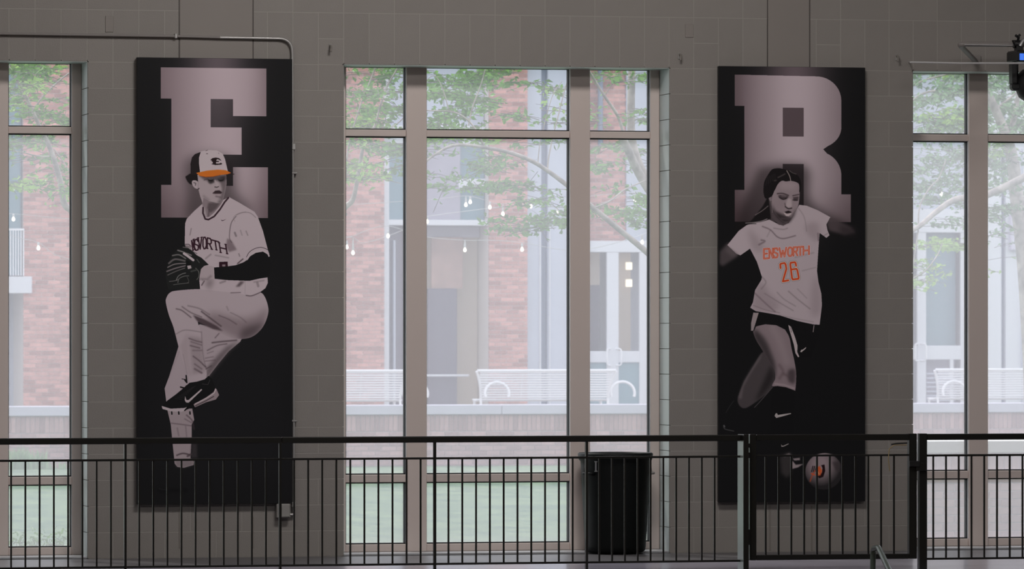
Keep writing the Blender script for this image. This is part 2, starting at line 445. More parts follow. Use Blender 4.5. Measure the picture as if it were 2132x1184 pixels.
    p.line([(400,980),(430,1110)], 26, (146,136,140), .8, .8); p.line([(480,1010),(470,1100)], 20, (60,50,54), 1, .6)
    FACE = [(300,470),(745,465),(752,600),(735,700),(712,800),(695,860),(640,905),(540,905),(450,870),(395,820),(380,900),(340,800),(310,690),(310,570)]
    p.poly(FACE, SK); p.clip(FACE)
    p.poly([(650,480),(750,470),(750,620),(725,760),(700,860),(640,905),(610,880),(660,800),(680,680),(650,580)], (84,76,79), 2, .85)
    p.poly([(400,830),(470,880),(600,905),(680,880),(560,930),(450,900)], (52,46,49), 1.2, .9)
    p.poly([(320,480),(750,465),(745,540),(600,560),(520,590),(460,560),(400,540)], (60,53,56), 2, .8)
    p.poly([(460,540),(540,525),(560,580),(500,610),(470,590)], (36,33,34), 1.4, .8)
    p.poly([(610,530),(720,500),(715,560),(640,580)], (34,31,32), 1.6, .8)
    p.line([(405,548),(455,535)], 14, (60,50,54), .6, .7)
    p.line([(575,560),(605,620),(615,660)], 26, (148,138,141), 1, .8)
    p.line([(570,655),(600,660),(625,650)], 13, (40,34,36), .5, .9)
    p.poly([(530,755),(575,712),(640,705),(685,740),(660,760),(580,762)], (44,34,37), .5, .95)
    p.line([(545,775),(660,772)], 12, (135,120,124), .6, .7); p.line([(590,800),(650,810)], 22, (78,68,72), 1.2, .7)
    p.line([(600,860),(650,850)], 26, (136,126,130), 1.4, .6)
    p.line([(400,800),(470,850)], 30, (96,86,90), 2, .5)
    p.line([(470,545),(505,556),(540,548)], 11, (18,16,17), .4, .9, True); p.line([(630,548),(665,556),(700,545)], 10, (18,16,17), .4, .9, True)
    p.line([(478,532),(505,536),(535,530)], 7, (128,116,120), .4, .6); p.line([(635,534),(690,530)], 6, (104,94,98), .4, .6)
    p.clip()
    p.poly([(215,600),(225,560),(270,555),(320,590),(325,680),(280,682),(240,655)], (146,135,139), .3, 1, True)
    p.line([(245,590),(275,600),(270,630)], 12, (50,44,46), .5, .8); p.line([(310,690),(325,680)], 14, (40,36,38), .5)
    p.line([(310,500),(310,680),(360,880)], 6, (60,50,54), .6, .4)
    p.poly([(345,110),(450,85),(600,90),(690,140),(728,225),(752,330),(775,425),(700,395),(560,398),(450,405),(335,440),(318,300),(322,180)], (157,147,151), sm=False)
    p.poly([(195,455),(192,300),(215,200),(260,150),(352,115),(325,200),(325,300),(342,440),(300,452),(240,470)], (34,30,31))
    p.poly([(282,440),(450,402),(620,386),(740,394),(820,436),(760,458),(640,470),(540,494),(430,500),(330,482)], (192,92,36))
    p.line([(330,486),(430,502),(540,496),(650,472)], 8, (120,54,20), .4, .8); p.line([(300,442),(460,412),(620,396),(760,410)], 7, (214,112,48), .4, .6)
    p.line([(820,455),(865,455)], 10, (38,28,28), .5); p.line([(440,142),(458,142)], 10, (50,40,42)); p.line([(428,98),(460,86)], 7, (60,50,52)); p.line([(625,128),(632,140)], 6, (80,70,74))
    p.poly([(500,240),(530,210),(580,200),(635,208),(672,248),(655,246),(620,226),(600,228),(590,250),(630,252),(632,268),(588,270),(586,294),(640,292),(662,280),(684,292),(672,308),(580,316),(515,302),(540,288),(535,266),(512,256),(530,250)], (34,26,28), .3)
    for L in () and ([(515,235),(570,212),(620,215),(660,245)],[(540,215),(560,260),(560,290)],[(550,258),(625,260)],[(520,300),(590,300),(650,302),(672,292)],[(600,215),(570,235)]):
        p.line(L, 20, (34,26,28), 0, 1, True)
    # collar
    p.line([(388,975),(385,1060),(420,1150),(470,1160),(560,1110),(650,1000),(720,890),(780,820)], 26, (48,34,40), 0, 1, False)
    p.line([(880,1184),(860,1120),(940,1060),(1050,1035)], 5, (110,98,102), .4, .8, True)
    return p.a

def r_banner():
    p = Print(1496, 137, 1802, 1043, (24, 24, 25))
    def glow(x, y):
        g = np.exp(-((x - 1655) / 62) ** 2) * np.clip(1.15 - (y - 137) / 360, 0, 1)
        return np.array((24, 24, 25)) + g[..., None] * np.array((62, 52, 56))
    p.poly([(1496,137),(1802,137),(1802,640),(1496,640)], glow)
    def lc(x, y):
        g = np.exp(-(((x - 1660) / 100) ** 2)) * .60 + .40
        g = g - .22 * np.exp(-((y - 465) / 55) ** 2) - .15*np.exp(-((x-1529)/26)**2)
        return np.array((50, 39, 42)) + np.clip(g, 0, 1)[..., None] * np.array((104, 103, 106))
    arc = lambda cx, cy, rx, ry, a0, a1, n=9: [(cx + rx*math.cos(math.radians(a0+(a1-a0)*i/n)), cy - ry*math.sin(math.radians(a0+(a1-a0)*i/n))) for i in range(n+1)]
    R = [(1529,154),(1698,156)] + arc(1700,206,52,50,85,0) + [(1752,262)] + arc(1700,262,52,44,-5,-62) + [(1714,308)] + arc(1700,362,52,50,65,5) + \
        [(1752,402),(1772,402),(1772,460),(1673,460),(1673,339),(1629,339),(1629,460),(1529,460),(1529,394),(1549,394),(1549,219),(1529,219)]
    p.poly(R, lc)
    p.poly([(1629,222),(1673,222),(1673,282),(1629,282)], (76,66,70))
    p.poly([(1570,370),(1590,345),(1680,345),(1690,420),(1770,470),(1700,480),(1540,480)], (28,24,25), 9, .6, True)
    # ---- legs
    p.crop(1495, 640, 4.385)
    B = (23, 23, 24)
    sk = (112, 100, 104)
    p.poly([(405,400),(480,460),(520,600),(500,700),(440,780),(350,850),(250,910),(195,890),(178,820),(230,680),(300,560)], (62,57,59), .8, 1, True)
    p.poly([(405,400),(380,470),(290,600),(230,720),(210,830),(180,820),(230,670),(300,550)], (96,88,91), 2, .6)
    p.poly([(480,520),(515,620),(480,700),(400,800),(330,860),(400,700)], (32,30,31), 4, .8)
    TH = [(318,210),(340,170),(430,146),(530,155),(610,195),(650,270),(670,370),(695,480),(712,600),(705,740),(690,748),(600,722),(495,712),(520,640),(510,560),(460,480),(400,380),(345,290)]
    p.poly(TH, sk, sm=True); p.clip(TH, True)
    p.poly([(318,210),(350,200),(430,290),(480,400),(520,520),(520,640),(495,600),(440,480),(370,350),(330,280)], (44,40,42), 4, .85, True)
    p.poly([(640,570),(700,560),(705,640),(690,690),(640,660)], (48,42,45), 3, .75, True)
    p.line([(560,520),(590,580),(560,640)], 26, (84,72,76), 2, .6, True); p.line([(600,600),(640,620)], 22, (76,64,68), 2, .6)
    p.line([(520,690),(600,700),(690,730)], 16, (138,124,128), 1.2, .7)
    p.line([(500,180),(560,300),(620,480)], 70, (128,116,120), 5, .5, True)
    p.clip()
    p.poly([(497,714),(540,710),(620,722),(690,748),(700,860),(670,1150),(480,1150),(470,960)], B)
    p.line([(497,718),(400,830),(330,905)], 5, (78,74,76), .3, .9, True)
    p.line([(140,845),(100,900),(70,950)], 4, (50,50,51), .4, .8, True)
    p.line([(50,1070),(60,1100),(140,1120)], 7, (66,66,67), .5, .9, True); p.line([(52,1070),(56,1080)], 14, (74,74,75), .5)
    swoosh(p, [(514,985),(522,962),(536,958),(544,975),(600,966),(664,958),(664,966),(600,984),(530,1002)], (140,134,134))
    # shorts
    p.poly([(300,205),(370,35),(560,30),(930,150),(920,260),(850,450),(740,450),(690,400),(650,260),(610,195),(530,155),(430,146),(345,165),(325,208)], B)
    p.poly([(320,40),(368,42),(318,205),(298,205),(300,130)], (128,118,120))
    p.poly([(640,152),(665,170),(700,260),(724,340),(722,400),(740,442),(730,448),(705,410),(690,330),(650,200)], (150,140,142))
    p.line([(662,175),(668,220)], 3, B); p.line([(875,158),(868,215)], 7, (120,110,112))
    swoosh(p, [(750,398),(758,380),(772,378),(804,354),(800,368),(772,392),(760,402)], (150,142,142))
    # arms
    p.crop(1490, 420, 4.228)
    p.poly([(110,350),(210,450),(180,480),(60,560),(30,540),(35,430)], (66,60,62), 2.5, .95)
    p.poly([(110,370),(200,450),(150,480),(80,430)], (86,78,81), 3, .6)
    p.poly([(975,180),(1010,140),(1090,160),(1200,215),(1230,260),(1140,280),(1000,245)], (70,62,65), 2.5, .9)
    p.poly([(1090,190),(1240,220),(1230,300),(1100,280)], (36,32,34), 5, .6)
    # ---- shirt
    W = (150, 139, 144)
    SH = [(470,150),(560,195),(640,180),(700,80),(735,18),(800,25),(900,65),(1010,125),(975,190),(985,240),(1003,285),(975,308),(915,265),(905,400),(892,600),
            (905,700),(930,800),(936,900),(915,1075),(860,1072),(720,1042),(560,992),(470,975),(350,955),(302,925),(325,880),(345,770),(400,680),(405,655),(360,520),(300,405),(215,465),(180,450),(100,375),(200,250),(290,185),(400,170)]
    p.poly(SH, W); p.clip(SH)
    p.poly([(100,375),(215,465),(180,450),(110,395)], (100,90,94), 1.5, .6)
    p.poly([(345,770),(400,700),(470,800),(560,900),(500,960),(350,955),(320,900)], (118,106,111), 6, .55, True)
    p.poly([(880,640),(925,780),(930,950),(850,1000),(840,800)], (120,108,113), 6, .5, True)
    p.poly([(290,230),(380,330),(420,420),(340,420),(300,330)], (116,104,109), 6, .5, True)
    p.poly([(790,200),(900,180),(905,330),(830,300)], (118,106,111), 5, .5, True)
    Dk = (92, 80, 85)
    for L, w, al in (([(410,210),(480,240),(540,300),(600,315),(700,290)],8,.9),([(400,330),(430,340),(380,370)],14,.7),([(510,225),(590,235),(630,225)],7,.5),
                     ([(730,50),(780,130),(800,250)],6,.4),([(345,800),(430,880),(520,960)],12,.6),([(430,800),(560,880),(680,950)],8,.45),([(540,790),(600,850),(700,910)],8,.4),
                     ([(640,780),(720,850),(830,935)],9,.5),([(400,650),(440,700),(400,760)],10,.4),([(720,760),(800,840)],7,.35),([(560,990),(720,1025),(860,1050)],5,.4),
                     ([(900,270),(905,330)],14,.6),([(350,520),(380,600)],16,.4),([(760,600),(880,570)],8,.3),([(950,290),(985,270)],6,.5),([(330,905),(440,945),(560,970)],6,.5),
                     ([(480,240),(450,300)],8,.3),([(700,480),(860,440)],14,.25)):
        p.line(L, w, Dk, .9, al, True)
    p.clip()
    # word and number
    p.crop(1560, 490, 9.869)
    top = lambda x: 262 - (x - 290) * .058 - max(0, x - 900) * .02
    bot = lambda x: 462 - (x - 290) * .105
    xs = [(295,375),(405,480),(500,580),(600,745),(790,880),(905,985),(1000,1090),(1110,1225)]
    xs[3] = (615,755)
    C = [((a, top(a)), (b, top(b)), (b, bot(b)), (a, bot(a))) for a, b in xs]
    letters(p, 'ENSWORTH', C, 48, (196,176,176), .3, .6)
    letters(p, 'ENSWORTH', C, 36, (172,72,48))
    letters(p, 'ENSWORTH', C, 8, (190,140,128), 0, .8)
    N = [((630,565),(745,545),(800,905),(665,930)),((835,545),(950,530),(1020,870),(880,890))]
    letters(p, '26', N, 80, (88,80,88)); letters(p, '26', N, 66, (198,178,176))
    letters(p, '26', N, 50, (196,120,98)); letters(p, '26', N, 30, (168,58,30))
    # ---- head
    p.crop(1560, 335, 7.4)
    H = (27, 25, 26)
    p.poly([(290,500),(330,880),(250,890),(150,920),(0,960),(-60,980),(40,890),(120,790),(200,690),(250,600)], H, .8)
    p.line([(285,680),(200,750),(90,820)], 9, (118,108,108), .5, .9, True)
    p.line([(-60,945),(60,935),(180,915),(270,880)], 12, (122,114,116), .4, .9, True); p.line([(-30,958),(100,955)], 8, (30,28,28), .4)
    p.poly([(330,600),(350,860),(440,960),(520,985),(600,940),(640,850),(500,800)], (72,64,67), .6)
    p.poly([(290,540),(340,540),(345,600),(310,600)], (108,98,102), .5)
    p.poly([(355,500),(400,420),(470,300),(640,290),(760,320),(775,430),(765,600),(745,690),(690,800),(640,890),(580,935),(510,920),(440,850),(380,770),(345,640)], (122,110,114), .2, 1, True)
    p.poly([(345,640),(400,760),(480,800),(640,860),(740,700),(690,830),(620,930),(520,940),(430,860),(370,770)], (40,35,37), 2.4, .92)
    p.poly([(480,310),(640,300),(740,350),(700,420),(560,420),(470,400)], (138,126,130), 4, .6)
    p.poly([(400,600),(520,600),(540,700),(430,730),(370,680)], (118,106,110), 4, .6)
    p.line([(430,490),(510,485),(600,515)], 16, (46,38,41), .7, .9, True); p.line([(670,520),(760,500)], 14, (46,38,41), .7, .9)
    p.poly([(440,520),(520,510),(600,530),(570,570),(500,580)], (52,44,47), 1, .85, True); p.line([(460,548),(520,576),(570,560)], 12, (26,22,23), .5, .9, True)
    p.line([(500,525),(560,530)], 16, (104,94,97), .8, .7)
    p.poly([(665,545),(760,530),(750,590),(690,600)], (54,46,49), 1, .85); p.line([(670,585),(740,590)], 12, (26,22,23), .5, .9)
    p.poly([(590,570),(640,580),(650,680),(610,700),(560,690)], (150,138,141), 1.2, .8, True)
    p.line([(555,690),(600,720),(650,712)], 16, (30,26,27), .6, .9, True); p.line([(545,640),(555,690)], 12, (60,52,55), .8, .7)
    p.poly([(540,770),(600,750),(650,770),(640,790),(570,795)], (30,24,26), .6, .95)
    p.poly([(522,778),(580,800),(640,785),(650,800),(600,838),(560,832)], (156,144,146), .4)
    p.line([(500,870),(600,880)], 20, (90,80,84), 2, .5)
    p.line([(325,600),(350,700),(352,780)], 8, (120,110,112), .6, .7, True)
    p.poly([(215,400),(230,300),(290,190),(350,115),(440,98),(520,108),(640,150),(740,200),(790,290),(800,400),(770,470),(765,350),(720,310),(640,292),(560,300),(500,290),(440,340),(390,430),(350,520),(290,560),(240,560),(215,480)], H, .2, 1, True)
    p.line([(575,135),(620,220),(638,300)], 11, (134,124,122), .3, 1, True); p.line([(620,135),(660,165),(720,185)], 9, (92,86,84), .5, .8, True)
    p.line([(440,240),(500,210),(545,185)], 12, (104,96,94), .9, .6, True); p.line([(385,290),(410,285)], 14, (88,80,78), 1, .6)
    for i in range(5): p.line([(280+i*28,230-i*12),(250+i*36,360-i*22)], 5, (56,52,53), .7, .5)
    # ---- boot and ball
    p.crop(1500, 880, 6.964)
    swoosh(p, [(875,300),(888,320),(910,322),(985,290),(985,302),(910,338),(882,340)], (122,116,116))
    p.poly([(860,480),(950,440),(1010,420),(1030,460),(1030,720),(960,790),(880,720)], (52,49,50), 3, .9)
    p.line([(930,470),(990,445),(1030,480)], 26, (112,102,104), 1.2, .8); p.poly([(1040,540),(1090,600),(1200,590),(1120,640),(1040,660)], (124,114,116), .8)
    p.poly([(1045,510),(1150,500),(1150,535),(1070,540)], (118,108,111), .8); p.poly([(1060,470),(1130,460),(1180,500)], (40,38,39), .6)
    ball = [(1500 + 520*math.cos(t)*.52, 700 + 265*math.sin(t)) for t in np.linspace(0, 6.283, 40)[:-1]]
    def bc(x, y):
        d = np.hypot((x - 1708) / 36, (y - 965) / 38)
        g = np.clip(1.05 - .62 * d ** 2, .12, 1)
        return np.array((26, 26, 27)) + g[..., None] * np.array((98, 85, 88))  # ball tones lowered for the dimmer light low on the banner
    p.poly(ball, bc, .6)
    p.poly([(1620,560),(1720,560),(1740,700),(1680,700)], (54,48,50), 2, .85)
    p.line([(1420,460),(1520,440),(1630,462)], 12, (128,118,120), .8, .8, True)
    p.poly([(1460,610),(1510,600),(1520,690),(1490,780),(1430,800),(1410,770),(1470,720),(1480,650)], (32,22,24), .5)
    p.poly([(1385,650),(1440,620),(1475,690),(1450,760),(1400,760)], (176,78,46), .8)
    for x in (1320,1345,1370): p.line([(x+20,625),(x,700)], 14, (34,26,28), .4)
    p.line([(1370,690),(1330,760),(1300,840)], 16, (150,66,44), .8, .9, True); p.line([(1320,730),(1370,750)], 18, (176,70,40), .6, .9)
    p.line([(1405,690),(1430,740)], 9, (214,160,120), .5, .8)
    return p.a

# ================================================================ materials
M = {}
M['paint'] = mat('grey_wall_paint', (.27, .25, .232), .62, noise=.035, nscale=2.5, bump=.25, bscale=120, island=-.035)
M['mortar'] = mat('lit_edge_joint', (.345, .325, .30), .6)  # lighter than the blocks: light caught by joint edges put into the colour
M['sealant'] = mat('dark_joint_sealant', (.07, .06, .055), .7)
M['reveal'] = mat('daylit_reveal_tone', (.50, .56, .55), .4, noise=.03, nscale=3)  # daylight on the recess sides and head put into the paler colour
M['garden_brick'] = mat('brown_garden_brick', (.42, .265, .265), .85, noise=.12, nscale=14, island=-.25)
M['garden_brick_mass'] = mat('brown_garden_brick_mass', (.42, .265, .265), .85, noise=.12, nscale=14, island=.25)
M['garden_mortar'] = mat('garden_mortar', (.50, .45, .45), .9)
M['brick_reflection_tone'] = mat('brick_reflection_tone', (.42, .28, .24), .8, noise=.15, nscale=5)  # brick colour standing in for a reflection in the storefront glass
M['lamp_glow'] = mat('warm_wall_lamp', (1, .9, .75), .3, emit=(1, .85, .62), estr=1.4)
M['concrete'] = mat('smooth_painted_column', (.265, .24, .222), .6, noise=.03, nscale=1.5)
M['frame'] = mat('tan_aluminium', (.70, .605, .565), .40, noise=.02, nscale=1)
M['bead'] = mat('silver_glazing_bead', (.55, .56, .58), .3, metal=.4)
M['gasket'] = mat('black_gasket', (.012, .014, .016), .6)
M['floor'] = mat('pale_gallery_floor', (.36, .345, .42), .2, noise=.05, nscale=1.2)
M['floor_dark'] = mat('grey_rubber_border', (.115, .11, .118), .38, noise=.06, nscale=3)
M['gym'] = mat('gym_surfaces', (.22, .20, .18), .7)
M['gymfloor'] = mat('gym_floor', (.30, .22, .14), .4)
M['rail'] = mat('dark_bronze_paint', (.013, .0125, .0115), .3, spec=.55)
M['daylit_side'] = mat('daylit_side_tone', (.27, .33, .31), .3, metal=.35)  # pale tone stands in for window light on the post sides
M['galv'] = mat('galvanised_conduit', (.46, .45, .44), .38, metal=.5)
M['painted_pipe'] = mat('painted_conduit', (.24, .22, .21), .5)
M['box'] = mat('painted_box', (.30, .29, .275), .45)
M['black'] = mat('black_plastic', (.012, .012, .013), .4)
M['can'] = mat('black_bin_plastic', (.003, .004, .004), .5, spec=.22)
M['print_edge'] = mat('banner_edge', (.012, .012, .013), .5)
M['brick'] = mat('red_brick', (.50, .255, .225), .85, noise=.12, nscale=14, island=-.34)
M['brick_stuff'] = mat('red_brick_mass', (.50, .255, .225), .85, noise=.12, nscale=14, island=.34)
M['bmortar'] = mat('brick_mortar', (.74, .67, .64), .9)
M['pale_brick'] = mat('pale_pink_brick', (.74, .50, .47), .85, noise=.10, nscale=10, island=-.14)
M['pale_mortar'] = mat('pale_mortar', (.82, .77, .77), .9)
M['stone'] = mat('cast_stone', (.58, .56, .67), .7, noise=.04, nscale=3)
M['white_stone'] = mat('white_stone', (.90, .90, .87), .7, noise=.03, nscale=3)
M['siding'] = mat('pale_blue_grey_siding', (.52, .56, .66), .6, noise=.03, nscale=2)
M['siding_lilac'] = mat('lilac_grey_siding', (.36, .34, .42), .6, noise=.06, nscale=6)
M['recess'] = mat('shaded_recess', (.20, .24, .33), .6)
M['facade_white'] = mat('white_trim', (.70, .72, .78), .5)
M['blue_glass'] = mat('blue_grey_glazing', (.17, .29, .35), .3, spec=.5)
M['dark_panel'] = mat('plum_grey_panel', (.12, .105, .15), .4)
M['beige'] = mat('beige_room_wall', (.46, .39, .33), .7, emit=(.5, .42, .34), estr=.12)  # faint glow added to the wall colour, no lamp in it
M['bench'] = mat('white_bench_paint', (.84, .85, .90), .4)
M['terrace'] = mat('terrace_paving', (.42, .40, .38), .8, noise=.06, nscale=4)
M['bark'] = mat('pale_smooth_bark', (.44, .39, .36), .6, noise=.45, nscale=9)
M['bark_dark'] = mat('grey_bark', (.20, .18, .17), .7, noise=.25, nscale=12)
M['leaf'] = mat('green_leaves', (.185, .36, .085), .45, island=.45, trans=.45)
M['leaf_lit'] = mat('sunlit_leaves', (.38, .58, .16), .45, island=.30, trans=.5)  # brighter copy of the leaves, sunlight put into the colour
M['leaf_pale'] = mat('pale_far_leaves', (.24, .38, .20), .5, island=.50, trans=.45)
M['grass_blade'] = mat('grass_blades', (.30, .46, .25), .6, island=.25, trans=.4)
M['bulb'] = mat('glowing_bulb', (1, .93, .8), .3, emit=(1.0, .90, .74), estr=4)
M['cable'] = mat('pale_cable', (.55, .54, .55), .6)
M['screen'] = mat('blue_display', (.02, .06, .3), .3, emit=(.06, .20, .85), estr=.9)
M['lens_grey'] = mat('silver_clamp', (.6, .6, .62), .3, metal=.8)
M['handrail'] = mat('green_grey_handrail', (.10, .125, .11), .3, metal=.3)
M['cord'] = mat('amber_cord', (.30, .22, .10), .6)

def lawn_material():
    m = bpy.data.materials.new('mown_lawn'); m.use_nodes = True; n = m.node_tree.nodes; l = m.node_tree.links
    b = n['Principled BSDF']; b.inputs['Roughness'].default_value = .9
    tc = n.new('ShaderNodeTexCoord'); mp = n.new('ShaderNodeMapping'); mp.inputs['Scale'].default_value = (1, .35, 1)
    t = n.new('ShaderNodeTexNoise'); t.inputs['Scale'].default_value = 3.2; t.inputs['Detail'].default_value = 8; t.inputs['Roughness'].default_value = .7
    r = n.new('ShaderNodeValToRGB')
    r.color_ramp.elements[0].position = .38; r.color_ramp.elements[0].color = (.045, .115, .065, 1)
    r.color_ramp.elements[1].position = .62; r.color_ramp.elements[1].color = (.15, .24, .12, 1)
    l.new(tc.outputs['Object'], mp.inputs[0]); l.new(mp.outputs[0], t.inputs['Vector']); l.new(t.outputs[0], r.inputs[0]); l.new(r.outputs[0], b.inputs['Base Color'])
    return m
M['lawn'] = lawn_material()

def pane_material(GLARE, name='glare_hazed_glass'):
    # window glass with veiling glare put in as a milky translucent share
    m = bpy.data.materials.new(name); m.use_nodes = True; n = m.node_tree.nodes; l = m.node_tree.links
    n.remove(n['Principled BSDF'])
    tr = n.new('ShaderNodeBsdfTransparent'); tr.inputs[0].default_value = (.95, .955, .96, 1)
    tl = n.new('ShaderNodeBsdfTranslucent'); tl.inputs[0].default_value = (.93, .90, 1.0, 1)
    gl = n.new('ShaderNodeBsdfGlossy'); gl.inputs['Roughness'].default_value = .03
    m1 = n.new('ShaderNodeMixShader'); m1.inputs[0].default_value = GLARE
    m2 = n.new('ShaderNodeMixShader'); m2.inputs[0].default_value = .03
    l.new(tr.outputs[0], m1.inputs[1]); l.new(tl.outputs[0], m1.inputs[2])
    l.new(m1.outputs[0], m2.inputs[1]); l.new(gl.outputs[0], m2.inputs[2]); l.new(m2.outputs[0], n['Material Output'].inputs[0])
    return m
M['glass_top'] = pane_material(.13)
M['glass'] = pane_material(.195, 'more_glare_hazed_glass')
M['glass_hazy'] = pane_material(.235, 'haziest_window_glass')
M['glass_hazy_top'] = pane_material(.16, 'hazy_top_glass')
M['far_glass'] = M['blue_glass']

# ================================================================ gallery wall of painted concrete blocks
U = .2032                                    # block module
PER, OPN = 23 * U, 13 * U                    # window pitch and window width
XW = px(716, 0)                              # left edge of the middle window
HEAD = 19 * U                                # window head
DEP = .305                                   # depth of the window recess
TOP = 33 * U
wins = [XW - PER, XW, XW + PER]
XA, XB = XW - PER - 10 * U, XW + 2 * PER + OPN + 10*U

wall = empty('wall_back', (0, 0, 0), kind='structure', label='painted grey concrete block wall with three tall window openings')
core = MB()
y0, y1 = .0012, .50
core.box(XA - 8, XB + 8, y0, y1, HEAD + .012, TOP)
xs = [XA - 8]
for w in wins: xs += [w - .012, w + OPN + .012]
xs.append(XB + 8)
for a, b in zip(xs[::2], xs[1::2]): core.box(a, b, y0, y1, -.02, HEAD + .012)
core.build('mortar_bed', M['mortar'], wall)
g = .0022
def block_mesh(w, h, d, name='block'):
    return MB().box(g, w * U - g, 0, d, g, h * U - g, .002).mesh(name, M['paint'])
BM = {}
def block(x, z, w, h, d=.06):
    k = (w, h, d)
    if k not in BM: BM[k] = block_mesh(w, h, d)
    inst('block', BM[k], (x, 0, z), wall)
def fill_row(x0, n, z, off, left=False, right=False, lo=-99, hi=99):
    """one course, n half-modules long; off = bond offset; left/right = the end block lines a window recess"""
    i = 0; first = True
    while i < n:
        w = 1 if (first and off) else 2
        w = min(w, n - i)
        if lo < x0 + (i + w) * U and x0 + i * U < hi:
            d = .06
            if (left and i == 0) or (right and i + w == n): d = DEP
            block(x0 + i * U, z, w, 1, d)
        i += w; first = False
VL, VR = px(-40, 0), px(2172, 0)
piers = [(XW - PER - 10*U, 10, False, True), (XW - 10*U, 10, True, True), (XW + OPN, 10, True, True)]
# control joints leave one smooth column in the two middle piers
CJ = [(px(373, 0), px(527, 0)), (px(1598, 0), px(1686, 0))]
for k, (x0, n, L, R_) in enumerate(piers):
    for r in range(19):
        if k == 0: continue
        fill_row(x0, n, r * U, r % 2 == 0, L, R_, VL, VR)
# thin lining added to the recesses, daylight put into its paler colour
rvm = MB().box(-.003, 0, .004, DEP - .002, g, U - g, .002).mesh('daylit_lining', M['reveal'])
rvl = MB().box(0, .003, .004, DEP - .002, g, U - g, .002).mesh('daylit_lining', M['reveal'])
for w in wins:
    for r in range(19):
        inst('daylit_lining', rvm, (w + OPN + .0022, 0, r * U), wall); inst('daylit_lining', rvl, (w - .0022, 0, r * U), wall)
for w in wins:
    MB().box(w, w + OPN, .004, DEP - .002, HEAD - .002, HEAD + .003).build('daylit_head_lining', M['reveal'], wall)  # underside strip, bounced daylight put into its colour
# header of upright blocks over and between the windows
z = HEAD
x = XA
i = 0
while x < XB:
    if VL - U < x < VR:
        over = any(w - .02 < x < w + OPN - .1 for w in wins)
        inside = any(a < x and x + U < b for a, b in CJ)
        if inside: pass
        elif over or i % 5 != 2:
            block(x, z, 1, 2, DEP if over else .06)
        else:
            block(x, z, 1, 1); block(x, z + U, 1, 1)
    x += U; i += 1
for r in (21, 22, 23):
    x = XA + (U if r % 2 else 0); i = 0
    while x < XB:
        if VL - 2*U < x < VR and not any(a < x and x + 2 * U < b for a, b in CJ): block(x, r * U, 2, 1)
        x += 2 * U
for a, b in CJ:
    MB().box(a + .006, b - .006, -.003, .06, HEAD - .01, 24 * U, .003).build('smooth_panel', M['concrete'], wall)
    MB().box(a - .004, a + .004, -.001, .05, HEAD, 24*U).box(b - .004, b + .004, -.001, .05, HEAD, 24*U).build('control_joint', M['sealant'], wall)
# shallow cover plates painted with the wall
for (ua, ub, va, vb) in ((219, 236, 33, 67), (1426, 1444, 50, 78)):
    MB().box(px(ua, 0), px(ub, 0), -.006, .01, pz(vb, 0, ua), pz(va, 0, ua), .003).build('cover_plate', M['concrete'], wall)
# sealed cracks below the banners
cr = MB()
for u, va, vb in ((374, 1058, 1140), (527, 1075, 1140), (1603, 1052, 1145), (1690, 1052, 1145)):
    x = px(u, 0); cr.box(x - .005, x + .005, -.004, .01, pz(vb, 0, u), pz(va, 0, u))
cr.build('sealed_joint', M['gym'], wall)

# ================================================================ rest of the gym (encloses the camera)
def slab(name, x0, x1, ya, yb, z0, z1, m, **k): return MB().box(x0, x1, ya, yb, z0, z1).build(name, m, None, 'structure', **k)
YR = -3.15                                   # railing line
slab('floor', XA - 8, XB + 8, YR - .25, -1.30, -.30, 0, M['floor'])
slab('trim_1', XA - 8, XB + 8, -1.30, .50, -.30, 0, M['floor_dark'])
slab('gym_floor', -24, 20, -46, YR - .25, -3.6, -3.3, M['gymfloor'])
slab('gallery_front', XA - 8, XB + 8, YR - .35, YR - .25, -3.3, -.30, M['gym'])
slab('ceiling', -24, 20, -46, .5, 7.6, 7.9, M['gym'])
slab('wall_left', -24.3, -24, -46, .5, -3.6, 7.9, M['gym'])
slab('wall_right', 20, 20.3, -46, .5, -3.6, 7.9, M['gym'])
slab('wall_front', -24, 20, -46.3, -46, -3.6, 7.9, M['gym'])
MB().box(XA-8, XB+8, .012, .5, TOP, 7.6).build('trim_2', M['concrete'], None, 'structure')

